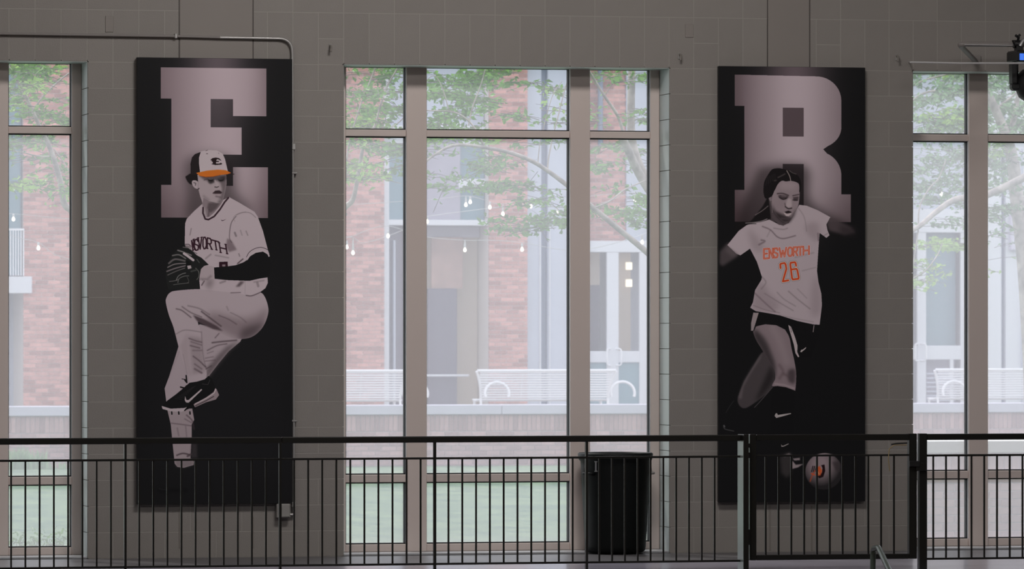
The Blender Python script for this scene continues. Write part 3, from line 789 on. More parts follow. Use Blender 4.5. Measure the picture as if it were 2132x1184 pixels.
# ================================================================ windows
fy = DEP; fb = fy + .12; gy = fy + .085
zh = pz(141, fy); zt1, zt0 = pz(272, fy), pz(286, fy); zl1, zl0 = pz(986, fy), pz(1002, fy); zb = pz(1130, fy)
mx = [(px(846, fy) - XW, px(888, fy) - XW), (px(1187, fy) - XW, px(1228, fy) - XW)]
JL = .075
zs = .018
names = ('window_1', 'window_2', 'window_3')
for wi, w in enumerate(wins):
    W = empty(names[wi], (w, fy, 0), kind='structure')
    def part(nm, *b, m='frame', c=.004):
        x0, x1, ya, yb, z0, z1 = b
        MB().box(w + x0, w + x1, ya, yb, z0, z1, c).build(nm, M[m], W)
    part('head_frame', 0, OPN, fy, fb, zh, HEAD)
    part('jamb', 0, JL, fy, fb, zs, zh); part('jamb', OPN - JL, OPN, fy, fb, zs, zh)
    part('sill', -.0, OPN, fy - .30, fb, 0.0, zs, m='bead')
    for a, b in mx: part('mullion', a, b, fy - .012, fb, zs, zh)
    cols = [(JL, mx[0][0]), (mx[0][1], mx[1][0]), (mx[1][1], OPN - JL)]
    for a, b in cols:
        part('transom', a, b, fy + .004, fb, zt0, zt1); part('transom', a, b, fy + .004, fb, zl0, zl1)
        part('bottom_rail', a, b, fy + .004, fb, zs, zb)
        for z0, z1 in ((zt1, zh), (zl1, zt0), (zb, zl0)):
            pn = MB().box(w + a, w + b, gy, gy + .008, z0, z1).build('pane', M[('glass_top' if wi < 2 else 'glass_hazy_top') if z1 > 3.4 else ('glass' if wi < 2 else 'glass_hazy')], W)
            gk = MB(); t = .009
            for q in ((a, b, z1 - t, z1), (a, b, z0, z0 + t), (a, a + t, z0, z1), (b - t, b, z0, z1)):
                gk.box(w + q[0], w + q[1], fy + .03, gy, q[2], q[3])
            gk.build('gasket', M['gasket'], pn)
            MB().box(w + b - .003, w + b, fy + .005, fy + .03, z0, z1).build('glazing_bead', M['bead'], pn)

# ================================================================ banners
def print_material(name, arr, gain):
    h, w_ = arr.shape[:2]
    c = np.clip(arr / 255, 0, 1); c = np.where(c > .04045, ((c + .055) / 1.055) ** 2.4, c / 12.92) * gain
    c = np.clip(c - .008, .003, .9)
    img = bpy.data.images.new(name, w_, h, alpha=False, float_buffer=True); img.colorspace_settings.name = 'Non-Color'
    rgba = np.ones((h, w_, 4), np.float32); rgba[..., :3] = c[::-1]
    img.pixels.foreach_set(rgba.ravel()); img.update(); img.pack()
    m = bpy.data.materials.new(name); m.use_nodes = True; n = m.node_tree.nodes; l = m.node_tree.links
    b = n['Principled BSDF']; b.inputs['Roughness'].default_value = .55; b.inputs['Specular IOR Level'].default_value = .12
    t = n.new('ShaderNodeTexImage'); t.image = img; t.extension = 'EXTEND'
    l.new(t.outputs[0], b.inputs['Base Color'])
    return m
def banner(u0, u1, v0, v1, art, key, label):
    y = -.06
    a, b = P(u0, v1, y), P(u1, v0, y)
    zb_ = (P(u0, v1, y).z + P(u1, v1 - (u1-u0)*.0082, y).z) / 2; zt_ = (P(u0, v0 - 1, y).z + P(u1, v0 + 3, y).z) / 2
    T = empty('banner', ((a.x + b.x) / 2, y, zb_), label=label, cat='banner', group='tall athlete banners on the block wall')
    MB().box(a.x, b.x, y, -.022, zb_, zt_, .003).build('panel', M['print_edge'], T)
    me = bpy.data.meshes.new('print')
    o = origin(T); X0, X1, Z0, Z1 = a.x + .002 - o.x, b.x - .002 - o.x, .002, zt_ - zb_ - .002
    t = .0015
    me.from_pydata([(X0, -t, Z0), (X1, -t, Z0), (X1, -t, Z1), (X0, -t, Z1), (X0, 0, Z0), (X1, 0, Z0), (X1, 0, Z1), (X0, 0, Z1)], [],
                   [(0, 1, 2, 3), (5, 4, 7, 6), (4, 0, 3, 7), (1, 5, 6, 2), (3, 2, 6, 7), (4, 5, 1, 0)])
    uv = me.uv_layers.new(name='UVMap'); st = {0: (0, 0), 1: (1, 0), 2: (1, 1), 3: (0, 1), 4: (0, 0), 5: (1, 0), 6: (1, 1), 7: (0, 1)}
    for lp in me.loops: uv.data[lp.index].uv = st[lp.vertex_index]
    me.materials.append(print_material(key, art, GAIN)); me.update()
    p = bpy.data.objects.new('print', me); COL.objects.link(p); p.parent = T
    # stand-off brackets behind the panel
    for z in (zb_ + .5, zt_ - .5):
        for x in (a.x + .2, b.x - .2): MB().box(x - .03, x + .03, -.022, 0, z - .03, z + .03).build('standoff', M['black'], T)
    return T
GAIN = 2.3
banner(285, 608.5, 120, 1050, e_banner(), 'pitcher_print', 'black banner with a white block letter E and a baseball pitcher in an orange-brimmed cap')
banner(1496, 1801.5, 138, 1045.5, r_banner(), 'soccer_print', 'black banner with a white block letter R and a soccer player in jersey 26')

# ================================================================ conduit, boxes and hooks on the wall
def wp(u, v, y=-.03): return P(u, v, y)
cd = empty('conduit', wp(611, 1062), label='thin metal conduit running over the pitcher banner and down its right edge', cat='pipe')
a, b = wp(-60, 69), wp(366, 75.5)
MB().tube([a, b], .011, 12).build('painted_tube', M['painted_pipe'], cd)
MB().tube([b, wp(458, 78)], .010, 12).build('painted_tube', M['painted_pipe'], cd)
MB().tube(bend([wp(458, 78), wp(608.5, 80.5), wp(611, 700), wp(612, 1071), wp(603, 1071)], .11, 8), .0105, 12).build('bare_tube', M['galv'], cd)
for (u, v, w_, h_) in ((366, 75, .02, .038), (611, 305, .03, .05), (612, 360, .05, .014), (612, 876, .05, .014), (611.5, 1050, .028, .04)):
    c = wp(u, v); MB().box(c.x - w_/2, c.x + w_/2, -.046, 0, c.z - h_/2, c.z + h_/2, .004).build('strap', M['galv'], cd)
c0, c1 = wp(576, 1078, -.06), wp(604, 1048, -.06)
jb = empty('junction_box', (c0.x, 0, c0.z), label='small grey electrical box under the pitcher banner lower right corner', cat='electrical box')
MB().box(c0.x, c1.x, -.07, 0, c0.z, c1.z, .006).build('housing', M['box'], jb)
MB().box(c0.x + .035, c1.x - .006, -.078, -.07, c0.z + .008, c1.z - .008, .003).build('lid', M['box'], jb)
for u, v, lab in ((688, 100, 'small grey wall hook between the pitcher banner and the middle window'), (1416, 118, 'small dark wall hook right of the middle window head'),
                  (1868, 121, 'small wall hook left of the right window head')):
    c = wp(u, v, -.02)
    hk = empty('wall_hook', (c.x, 0, c.z), label=lab, cat='hook', group='hooks beside the window heads')
    MB().box(c.x - .012, c.x + .012, -.008, 0, c.z - .02, c.z + .035, .003).build('plate', M['box'], hk)
    MB().tube([(c.x, -.008, c.z + .02), (c.x, -.05, c.z + .01), (c.x - .004, -.055, c.z - .03)], .008, 8).build('hook_arm', M['gym'], hk)

# pipe arm with stage light at the upper right
ya = -.55
pa = empty('pipe_arm', (px(1992, 0), 0, pz(95, 0, 1992)), label='painted pipe arm on the wall above the right window, holding the stage light', cat='pipe')
MB().tube(bend([P(2032, 128, 0), P(1997, 92, ya), P(2112, 92, ya), P(2200, 93, ya)], .05, 6), .021, 14).build('arm_tube', M['painted_pipe'], pa)
MB().box(px(2022, 0), px(2042, 0), -.010, 0, pz(130, 0, 2032), pz(116, 0, 2032), .004).build('wall_plate', M['painted_pipe'], pa)
cb = empty('white_cable', (px(1898, -.03), -.03, pz(131, -.03, 1898)), label='thin white cable stretched along the head of the right window', cat='cable')
MB().tube([(px(1896, -.75), -.75, pz(129.5, -.75, 1896)), (px(2000, -.75), -.75, pz(131.5, -.75, 2000)), (px(2180, -.75), -.75, pz(131.5, -.75, 2180))], .0075, 8).build('cable', M['cable'], cb)
MB().tube([(px(1896, -.75), -.75, pz(129.5, -.75, 1896)), (px(1893, 0), 0, pz(129.5, 0, 1893))], .006, 8).build('anchor', M['cable'], cb)
# second thin wire along the arm
MB().tube([P(2008, 93, ya - .03), P(2108, 94.5, ya - .03)], .0035, 6).build('safety_wire', M['cable'], pa)

sl = empty('stage_light', P(2150, 130, ya), label='black moving head stage light with a small blue display at the right edge', cat='stage light')
o = P(2150, 130, ya)
k = 1 / 263
X = lambda u: px(u, ya)
Z = lambda v: pz(v, ya, 2130)
MB().box(X(2106), X(2196), ya - .13, ya + .13, Z(130), Z(106), .012).build('base', M['black'], sl)
MB().box(X(2112), X(2121), ya - .134, ya - .129, Z(127), Z(113), .002).build('display', M['screen'], sl)
MB().box(X(2104), X(2117), ya - .06, ya + .06, Z(178), Z(129), .02).box(X(2104), X(2125), ya - .05, ya + .05, Z(189), Z(172), .02).build('yoke', M['black'], sl)
hd = Vector((X(2152), ya, Z(176)))
MB().lathe(hd + Vector((0, 0, -.14)), [(0, 0), (.07, .005), (.12, .04), (.145, .10), (.15, .16), (.13, .22), (.09, .26), (0, .27)], 28).build('head', M['black'], sl)
MB().lathe(hd + Vector((0, 0, -.145)), [(0, 0), (.06, 0), (.065, .01), (0.066, .012)], 24).build('lens', M['lens_grey'], sl)
MB().tube([P(2118, 92, ya) + Vector((-.03, 0, 0)), P(2118, 92, ya) + Vector((.03, 0, 0))], .034, 14).build('clamp', M['black'], sl)
MB().tube([P(2124, 96, ya - .03), P(2130, 84, ya - .03), P(2140, 80, ya - .03)], .016, 10).build('clamp_wing', M['lens_grey'], sl)
MB().tube([P(2118, 90, ya - .02), P(2121, 78, ya - .03), P(2115, 74, ya - .05)], .012, 8).tube([P(2113, 96, ya - .03), P(2108, 84, ya - .05)], .007, 6).tube([P(2117, 78, ya - .04), P(2124, 72, ya - .04)], .010, 6).build('wing_bolt', M['black'], sl)
MB().box(X(2114), X(2128), ya - .03, ya + .03, Z(106), Z(96)).build('clamp_foot', M['black'], sl)

# ================================================================ waste bin
cu = px(1281, 0); bc = Vector((cu, -.005, 0))
bn = empty('waste_bin', bc, label='large round black plastic waste bin standing in the middle window recess', cat='bin')
prof = [(0, .012), (.215, .012), (.238, .03), (.242, .06), (.262, .40), (.276, .70), (.279, .735), (.290, .745), (.297, .765), (.299, .792), (.292, .802), (.283, .802), (.272, .785), (.268, .70), (.236, .06), (0, .04)]
MB().lathe(bc, prof, 56).build('tub', M['can'], bn)
for s_, a_ in ((-1, math.radians(207)), (1, math.radians(-8))):
    d = Vector((math.cos(a_), math.sin(a_), 0)); t_ = Vector((-d.y, d.x, 0))
    h = MB(); c = bc + d * .272 + Vector((0, 0, .64))
    h.tube(bend([c - t_*.05 + d*-.01, c - t_*.05 + d*.03, c + t_*.05 + d*.03, c + t_*.05 - d*.01], .02, 4), .011, 8)
    h.tube(bend([c - t_*.05 + d*.012, c - t_*.05 + Vector((0,0,.06)), ], .02, 2), .008, 6)
    h.build('handle', M['can'] if s_ < 0 else M['box'], bn)
h = MB(); c = bc + Vector((math.cos(math.radians(222)) * .279, math.sin(math.radians(222)) * .279, .66))
h.box(c.x - .006, c.x + .006, c.y - .012, c.y, c.z, c.z + .075, .003).box(c.x - .010, c.x + .010, c.y - .014, c.y, c.z + .072, c.z + .080).box(c.x - .010, c.x + .010, c.y - .014, c.y, c.z - .004, c.z + .004)
h.build('handle_highlight', M['lens_grey'], bn)  # bright strip added for the highlight on the left handle

# ================================================================ railing
def rx(u): return px(u, YR)
def rz(v, u=1066): return pz(v, YR, u)
RT0, RT1 = rz(920), rz(907)
RM0, RM1 = rz(955), rz(950.5)
RB0, RB1 = rz(1174), rz(1169.5)
def railing(u0, u1, posts, label, end_l=True, groups=10, extra=()):
    T = empty('guard_railing', (rx(u0), YR, 0), label=label, cat='railing', group='dark steel railing sections along the gallery edge')
    w = .0255
    MB().box(rx(u0), rx(u1), YR - w, YR + w, RT0, RT1, .006).build('top_rail', M['rail'], T)
    MB().box(rx(u0), rx(u1), YR - .012, YR + .012, RM0, RM1, .002).build('upper_rail', M['rail'], T)
    MB().box(rx(u0), rx(u1), YR - .014, YR + .014, RB0, RB1, .002).build('bottom_rail', M['rail'], T)
    for p in posts:
        x = rx(p); MB().box(x - .0085, x + .0085, YR - .02, YR + .02, -.12, RT0 + .002, .002).build('post', M['rail'], T)
    return T
bal_mesh = MB().box(-.0062, .0062, -.0062, .0062, RB1 - .002, RM0 + .002, .001).mesh('baluster', M['rail'])
def balusters(T, us):
    for u in us: inst('baluster', bal_mesh, (rx(u), YR, 0), T)
def between(a, b, n): return [a + (b - a) * (i + 1) / (n + 1) for i in range(n)]
T1 = railing(-80, 584.5, [-66, 260.5, 583], 'dark railing section in front of the pitcher banner, from the left edge')
balusters(T1, between(-66, 260.5, 10) + between(260.5, 583, 10))
T2 = railing(585.5, 1541, [905, 1221], 'long dark railing section in front of the middle window, ending at the gate')
balusters(T2, between(583, 905, 10) + between(905, 1221, 10) + between(1221, 1541, 11)[:10])
T3 = railing(1928, 2260, [], 'dark railing section right of the gate')
balusters(T3, [1943 + 26.55 * i for i in range(12)])
def rp(T, name, ua, ub, ya_, yb_, va, vb, m='rail', c=.003, um=None):
    um = um or ua
    return MB().box(rx(ua), rx(ub), ya_, yb_, pz(vb, YR, 1066), pz(va, YR, 1066), c).build(name, M[m], T)
# end post of the railing: deep flat post, daylight on its gym-left face put into a pale plate
Gp = empty('gate_post', (rx(1546), YR, 0), label='deep dark gate post with a daylit side, left of the gate', cat='post', group='posts of the gallery gate')
MB().box(rx(1541), rx(1551.5), YR - .10, YR + .065, -.14, rz(906), .002).build('post', M['rail'], Gp)
MB().box(rx(1541) - .003, rx(1541), YR - .096, YR + .061, -.12, rz(921), .0008).build('daylit_plate', M['daylit_side'], Gp)
Gq = empty('gate_post', (rx(1920), YR, 0), label='dark gate post with a latch, right of the gate', cat='post', group='posts of the gallery gate')
MB().box(rx(1912), rx(1928), YR - .03, YR + .03, -.14, rz(906), .003).build('post', M['rail'], Gq)
MB().box(rx(1904), rx(1926), YR - .045, YR - .03, rz(985), rz(968), .003).build('latch_plate', M['rail'], Gq)
Gt = empty('gallery_gate', (rx(1732), YR, 0), label='dark steel gate with thin balusters in front of the soccer banner', cat='gate')
def gpart(name, ua, ub, va, vb, m='rail', dy=.028):
    return MB().box(rx(ua), rx(ub), YR - dy, YR + dy, rz(vb), rz(va), .004).build(name, M[m], Gt)
gpart('stile', 1559.5, 1573, 906, 1171); gpart('stile', 1891, 1907, 906, 1171)
gpart('top_rail', 1573, 1891, 907, 920); gpart('bottom_rail', 1573, 1891, 1160, 1171)
gpart('upper_rail', 1573, 1891, 949.5, 953.5, dy=.01)
gbm = MB().box(-.0068, .0068, -.0062, .0062, rz(1161), rz(952), .001).mesh('baluster', M['rail'])
for i in range(11): inst('baluster', gbm, (rx(1594 + 26.7 * i), YR, 0), Gt)
MB().box(rx(1559.5) - .002, rx(1559.5), YR - .026, YR + .026, rz(1168), rz(908), .0008).build('daylit_strip', M['daylit_side'], Gt)  # window light on the stile side put into a pale strip
for va, vb in ((925, 934), (944, 956), (1106, 1138)):
    MB().box(rx(1551.5), rx(1560), YR - .035, YR - .01, rz(vb), rz(va), .003).build('hinge', M['black'], Gt)
MB().tube([(rx(1885), YR - .04, rz(926)), (rx(1863), YR - .045, rz(927)), (rx(1852), YR - .04, rz(929))], .006, 8).build('latch_rod', M['rail'], Gt)
MB().tube([(rx(1884), YR - .042, rz(930)), (rx(1858), YR - .045, rz(930)), (rx(1848), YR - .042, rz(938)), (rx(1846), YR - .042, rz(960)), (rx(1850), YR - .03, rz(985))], .0035, 6).build('cord', M['cord'], Gt)
MB().box(rx(1890), rx(1912), YR - .05, YR - .028, rz(976), rz(964), .004).build('latch_bolt', M['black'], Gt)

# stair handrail that starts at the gate
yh = YR - .55
hr = empty('stair_handrail', P(1818, 1200, yh), label='bent metal stair handrail end at the bottom edge below the gate', cat='handrail')
H0 = P(1816, 1240, yh)
MB().tube(bend([H0, P(1818, 1142, yh), P(1829, 1139, yh - .25), P(1851, 1186, yh - .7), P(1880, 1250, yh - 1.3)], .05, 6), .021, 14).build('rail_tube', M['handrail'], hr)
MB().tube([(H0.x, yh, -.7), H0 + Vector((0, 0, .03))], .019, 10).build('post', M['handrail'], hr)
for p_ in ():
    pass
# landing that carries the handrail post
MB().box(px(1700, yh), px(2300, yh), yh - 2.0, YR - .25, -.80, -.62).build('stair_landing', M['gym'], None, 'structure')

# ================================================================ courtyard
ZG = -.03                                   # lawn at the window
YB = 45.0                                   # building front
YBENCH, YWALL, YNEAR = 40.5, 33.2, 2.2
gm = MB(); nx, ny = 26, 18; gx0, gx1 = -34, 34
hh = RND.random
def lawn_z(x, y):
    # the lawn drops a little away from the window and rises towards the left end of the garden wall
    e = min(max((y - 1) / 8, 0), 1); r = min(max((-2.2 - x) / 4.5, 0), 1) * min(max((y - 16) / 15, 0), 1)
    return ZG - .17 * e + .42 * r
V = [(gx0 + (gx1-gx0)*i/nx, .5 + (YB + 1.5 - .5)*j/ny, 0) for j in range(ny+1) for i in range(nx+1)]
V = [(x, y, lawn_z(x, y)) for x, y, _ in V]
gm.add(V, [(j*(nx+1)+i, j*(nx+1)+i+1, (j+1)*(nx+1)+i+1, (j+1)*(nx+1)+i) for j in range(ny) for i in range(nx)], True)
gm.build('lawn', M['lawn'], None, 'structure')

BL, BH, BJ = .2032, .0677, .0095            # brick length, course, joint
def brick_mesh(l, h, d, name, m): return MB().box(0, l, 0, d, 0, h, .003).mesh(name, m)
class Bricks:
    """bricks proud of a mortar bed; the first `cap` are single objects, the rest one joined part"""
    def __init__(s, parent, cap, m='brick', mstuff='brick_stuff'):
        s.p = parent; s.cap = cap; s.n = 0; s.ms = {}; s.st = MB(); s.m = m; s.mm = mstuff
    def put(s, x, y, z, l, h, d=.05, single=True):
        if l < .03 or h < .02: return
        k = (round(l, 3), round(h, 3), d)
        if single and s.n < s.cap:
            if k not in s.ms: s.ms[k] = brick_mesh(l, h, d, 'brick', M[s.m])
            inst('brick', s.ms[k], (x, y + RND.uniform(-.002, .002), z), s.p); s.n += 1
        else: s.st.box(x, x + l, y, y + d, z, z + h)
    def field(s, x0, x1, z0, z1, y, single=lambda x, z: True):
        r = 0; z = z0
        while z < z1 - .02:
            x = x0 - (BL / 2 if r % 2 else 0)
            while x < x1 - .01:
                a, b = max(x, x0), min(x + BL - BJ, x1)
                s.put(a, y, z, b - a, min(BH - BJ, z1 - z), single=single(a, z)); x += BL
            z += BH; r += 1
    def soldiers(s, x0, x1, z0, h, y, single=lambda x, z: True):
        x = x0
        while x < x1 - .02: s.put(x, y, z0, min(BH - BJ, x1 - x), h, single=single(x, z0)); x += BH
    def done(s):
        if s.st.v: s.st.build('brick_mass', M[s.mm], s.p, 'stuff')

# ---- garden wall of the terrace
GW = empty('garden_wall', (px(1036, YWALL), YWALL, -.3), label='low brick garden wall with a pale stone coping, across the courtyard behind the lawn', cat='garden wall')
gx = lambda u: px(u, YWALL); gz = lambda v: pz(v, YWALL)
ga, gb = gx(-1500), gx(2500)
zc1, zc0 = gz(842), gz(862); zs0 = gz(897)
MB().box(ga, gb, YWALL + .012, YWALL + .30, -.5, zc0).build('mortar_bed', M['garden_mortar'], GW)
L_ = 1.22; x = ga
while x < gb:
    MB().box(x + .003, min(x + L_, gb) - .003, YWALL - .05, YWALL + .36, zc0, zc1, .008).build('coping_stone', M['stone'], GW); x += L_
br = Bricks(GW, 300, 'garden_brick', 'garden_brick_mass')
inwin = lambda x, z: any(gx(a) < x + .1 and x < gx(b) for a, b in ((718, 846), (888, 1187), (1228, 1352), (18, 150)))
br.soldiers(ga, gb, zs0 + .005, zc0 - zs0 - .01, YWALL, lambda x, z: gx(888) < x < gx(1187) or gx(718) < x < gx(846))
br.field(ga, gb, zs0 - 9 * BH, zs0 - .002, YWALL, lambda x, z: inwin(x, z) and z > zs0 - 3.5 * BH)
br.done()
MB().box(ga, gb, YWALL + .30, YB + 4, -.5, EYE - 1.62).build('terrace', M['terrace'], None, 'structure')
ZT = EYE - 1.62

# ---- benches on the terrace
def make_bench(u0, u1, label):
    x0, x1 = px(u0, YBENCH), px(u1, YBENCH)
    B = empty('garden_bench', ((x0 + x1) / 2, YBENCH, ZT), label=label, cat='bench', group='white slatted benches behind the garden wall')
    top = pz(771, YBENCH); seat = ZT + .44
    # seat faces the building: the curved back leans towards the window
    N = 11
    f = lambda t: (YBENCH - .10 * t - .05 * t * t, seat + .02 + (top - seat - .03) * t)
    for i in range(N):
        t = (i + .5) / N; y, z = f(t); dx = .055 * math.sin(t * 1.9)
        MB().tube([(x0 + .05 + (.06 - dx), y, z), (x1 - .05 - (.06 - dx), y, z)], .0175, 6).build('back_slat', M['bench'], B)
    for i in range(9):
        MB().tube([(x0 + .06, YBENCH + .04 + i * .05, seat - .02 * math.sin(i / 8 * 3)), (x1 - .06, YBENCH + .04 + i * .05, seat - .02 * math.sin(i / 8 * 3))], .013, 6).build('seat_slat', M['bench'], B)
    MB().tube([(x0 + .01, YBENCH - .16, top), (x1 - .01, YBENCH - .16, top)], .022, 8).build('top_rail', M['bench'], B)
    for x, s_ in ((x0, 1), (x1, -1)):
        pts = [(x + s_ * (.10 - .10 * t * t), f(t)[0], f(t)[1]) for t in [i / 8 for i in range(9)]]
        MB().tube(pts, .022, 8).build('end_frame', M['bench'], B)
        MB().tube(bend([(x + s_ * .10, f(0)[0], seat), (x + s_ * .10, YBENCH - .08, ZT), ], .05), .02, 8).build('leg', M['bench'], B)
        MB().tube([(x + s_ * .10, YBENCH + .45, seat), (x + s_ * .10, YBENCH + .50, ZT)], .02, 8).build('leg', M['bench'], B)
        # big round arm hoop, seen beside the back
        cx_ = x - s_ * .0 + (.16 if s_ > 0 else .16); r = .17
        c = Vector((x + (.32 if s_ > 0 else .17), YBENCH + (.10 if s_ < 0 else -.19), seat + .10))
        MB().tube([c + Vector((math.cos(a) * r * 1.15, math.sin(a) * .02, math.sin(a) * r * 1.05)) for a in [math.radians(200 - i * 220 / 14) for i in range(15)]], .023, 8).build('arm_hoop', M['bench'], B)
    for i in range(2):
        x = x0 + (x1 - x0) * (i + 1) / 3
        MB().tube([(x, f(t)[0] + .02, f(t)[1]) for t in (0, .3, .6, .95)], .008, 6).build('back_strap', M['bench'], B)
    return B
make_bench(988, 1278, 'white slatted garden bench with round arm hoops in front of the brick pier')
make_bench(556, 846, 'white slatted garden bench at the left side of the middle window')
make_bench(1940, 2230, 'white slatted garden bench behind the garden wall at the right window')

# ---- building across the courtyard
BD = empty('brick_building', (px(1066, YB), YB, ZT), label='red brick and pale panelled building across the courtyard', cat='building')
bx = lambda u, y=YB: px(u, y); bz = lambda v, y=YB: pz(v, y)
ztop = bz(-60); z0b = ZT - .02
def bp(name, ua, ub, va, vb, dy0, dy1, m, c=.01):
    return MB().box(bx(ua), bx(ub), YB + dy0, YB + dy1, z0b if vb is None else bz(vb), ztop if va is None else bz(va), c).build(name, M[m], BD)
bp('backing', -2200, 2900, None, None, 1.2, 1.5, 'siding')
bk = Bricks(BD, 300)
def pier(ua, ub, va, vb, dy, single=lambda x, z: False):
    MB().box(bx(ua) + .01, bx(ub) - .01, YB + dy + .012, YB + 1.2, z0b if vb is None else bz(vb), ztop if va is None else bz(va)).build('mortar_bed', M['bmortar'], BD)
    bk.field(bx(ua), bx(ub), z0b if vb is None else bz(vb), ztop if va is None else bz(va), YB + dy, single)
sing = lambda x, z: bz(845) < z < bz(430)
pier(1015, 1095, 130, None, -.12, sing)
pier(47, 170, 100, None, -.12, lambda x, z: bz(640) < z < bz(330))
pier(640, 797, 100, None, -.12, lambda x, z: x > bx(712) and bz(770) < z < bz(530))
pier(170, 640, 100, None, -.12)
pier(-2200, -320, 100, None, -.12)
pier(1226, 1312, 110, 512, .30)
pier(1420, 1890, 100, None, -.12)
bk.done()
# window bay left of the big pier
bp('corner_panel', -320, 47, None, 575, .10, .2, 'siding')
bp('glazing', 2, 44, 120, 574, .05, .1, 'blue_glass')
bp('sill_block', -300, 63, 578, 612, -.22, .3, 'facade_white')
for i in range(6): MB().tube([(bx(20 + i * 5.4), YB - .12, bz(576)), (bx(20 + i * 5.4), YB - .12, bz(482))], .011, 6).build('guard_bar', M['bench'], BD)
MB().box(bx(-60), bx(48), YB - .14, YB - .10, bz(484), bz(480)).build('guard_rail', M['bench'], BD)
# storefront bay in the middle
bp('storefront_frame', 797, 810, None, None, -.02, .9, 'facade_white')
bp('transom_bar', 806, 1016, 458, 470, .0, .25, 'facade_white')
bp('upper_glass', 810, 890, 285, 458, .22, .26, 'blue_glass')
bp('lilac_panel', 888, 962, 272, 458, .12, .26, 'siding_lilac')
bp('upper_glass', 962, 1015, 300, 372, .22, .26, 'blue_glass'); bp('upper_glass', 962, 1015, 392, 458, .22, .26, 'blue_glass')
bp('transom_bar', 958, 1016, 372, 392, .1, .26, 'facade_white')
bp('spandrel', 810, 1015, 262, 300, .15, .3, 'facade_white'); bp('spandrel', 810, 1015, None, 262, .25, .4, 'siding')
bp('spandrel', 888, 962, 255, 268, .08, .3, 'facade_white')
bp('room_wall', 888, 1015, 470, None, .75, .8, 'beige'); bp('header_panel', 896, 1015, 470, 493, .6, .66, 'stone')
MB().box(bx(898, YB + .5), bx(963, YB + .5), YB + .5, YB + .55, bz(600), bz(493)).build('brick_reflection', M['brick_reflection_tone'], BD)  # panel added for the brick mirrored in the storefront glass
bp('door_leaf', 901, 963, 600, None, .42, .5, 'dark_panel'); bp('dark_glass', 812, 846, 470, None, .28, .3, 'dark_panel')
bp('push_bar', 893, 985, 779, 784, .30, .34, 'facade_white'); bp('mullion_bar', 824, 829, 500, None, .2, .26, 'siding')
# pale panelled column
bp('pale_column', 1095, 1128, None, None, .02, .9, 'siding'); bp('pale_column', 1142, 1230, None, None, .06, .9, 'siding')
bp('pale_column', 1128, 1142, None, None, .14, .9, 'recess')
bp('batten', 1123, 1126, 470, None, -.01, .03, 'facade_white'); bp('batten', 1144, 1147, 470, None, .02, .08, 'facade_white')
MB().tube([(bx(1256), YB + .2, bz(300)), (bx(1256), YB + .2, ztop)], .045, 10).build('downspout', M['recess'], BD)
bp('white_panel', 1312, 1420, None, 505, .25, .5, 'siding')
# double glass door with pull handles
def glass_door(edges, vtop, vglass, vrail0, vrail1, y):
    D = MB(); yy = YB + y
    a, b, c, d, e, f_ = edges
    for q in ((a, b), (c, d), (e, f_)): D.box(bx(q[0]), bx(q[1]), yy, yy + .06, z0b, bz(vtop), .008)
    D.box(bx(a), bx(f_), yy - .01, yy + .08, bz(vglass), bz(vtop), .008)
    D.box(bx(a), bx(f_), yy + .005, yy + .06, bz(vrail1), bz(vrail0), .008)
    D.box(bx(a), bx(f_), yy + .005, yy + .06, z0b, bz(856), .008)
    return D.build('entrance_door', M['facade_white'], BD), yy
D1, yd = glass_door((1222, 1229, 1268, 1293, 1336, 1356), 500, 524, 731, 755, .15)
MB().box(bx(1229), bx(1268), yd + .5, yd + .55, bz(731), bz(592)).build('door_pane', M['dark_panel'], D1)
MB().box(bx(1229), bx(1268), yd + .5, yd + .55, bz(592), bz(524)).build('door_pane', M['beige'], D1)
MB().box(bx(1293), bx(1336), yd + .6, yd + .65, bz(731), bz(524)).build('door_pane', M['beige'], D1)
MB().box(bx(1229), bx(1268), yd + .04, yd + .05, z0b, bz(755)).build('door_pane', M['blue_glass'], D1)
MB().box(bx(1293), bx(1336), yd + .04, yd + .05, z0b, bz(755)).build('door_pane', M['blue_glass'], D1)
for ua, sgn in ((1275, -1), (1287, 1)):
    MB().tube(bend([(bx(ua), yd, bz(761)), (bx(ua + sgn * 9), yd - .08, bz(761)), (bx(ua + sgn * 9), yd - .08, bz(726)), (bx(ua), yd, bz(726))], .07, 5), .014, 8).build('pull_handle', M['bench'], D1)
for v in (552, 588): MB().box(bx(1322), bx(1335), yd + .45, yd + .5, bz(v + 8), bz(v - 8), .01).build('wall_lamp', M['lamp_glow'], D1)
D2, yd = glass_door((1880, 1900, 1915, 1934, 2006, 2026), 430, 480, 720, 750, .15)
MB().box(bx(1934), bx(2006), yd + .3, yd + .35, bz(720), bz(480)).build('door_pane', M['blue_glass'], D2)
MB().box(bx(1934), bx(2006), yd + .3, yd + .35, z0b, bz(750)).build('door_pane', M['siding_lilac'], D2)
for i in range(7): MB().box(bx(1936), bx(1984), yd + .02, yd + .04, bz(781 + i * 9.4), bz(778 + i * 9.4)).build('louvre', M['siding'], D2)
MB().box(bx(1984), bx(1991), yd + .0, yd + .05, z0b, bz(750)).build('door_bar', M['facade_white'], D2)
for ua, sgn in ((1917, -1), (1922, 1)):
    MB().tube(bend([(bx(ua), yd, bz(752)), (bx(ua + sgn * 9), yd - .08, bz(752)), (bx(ua + sgn * 9), yd - .08, bz(716)), (bx(ua), yd, bz(716))], .07, 5), .014, 8).build('pull_handle', M['bench'], D2)
bp('pale_column', 2026, 2086, None, None, .02, .9, 'facade_white'); bp('pale_column', 2096, 2300, None, None, .06, .9, 'facade_white')
bp('pale_column', 2086, 2096, None, None, .16, .9, 'recess')
bp('batten', 2128, 2131, 300, None, .0, .06, 'siding')
bp('white_panel', 1890, 2030, None, 430, .2, .5, 'siding')
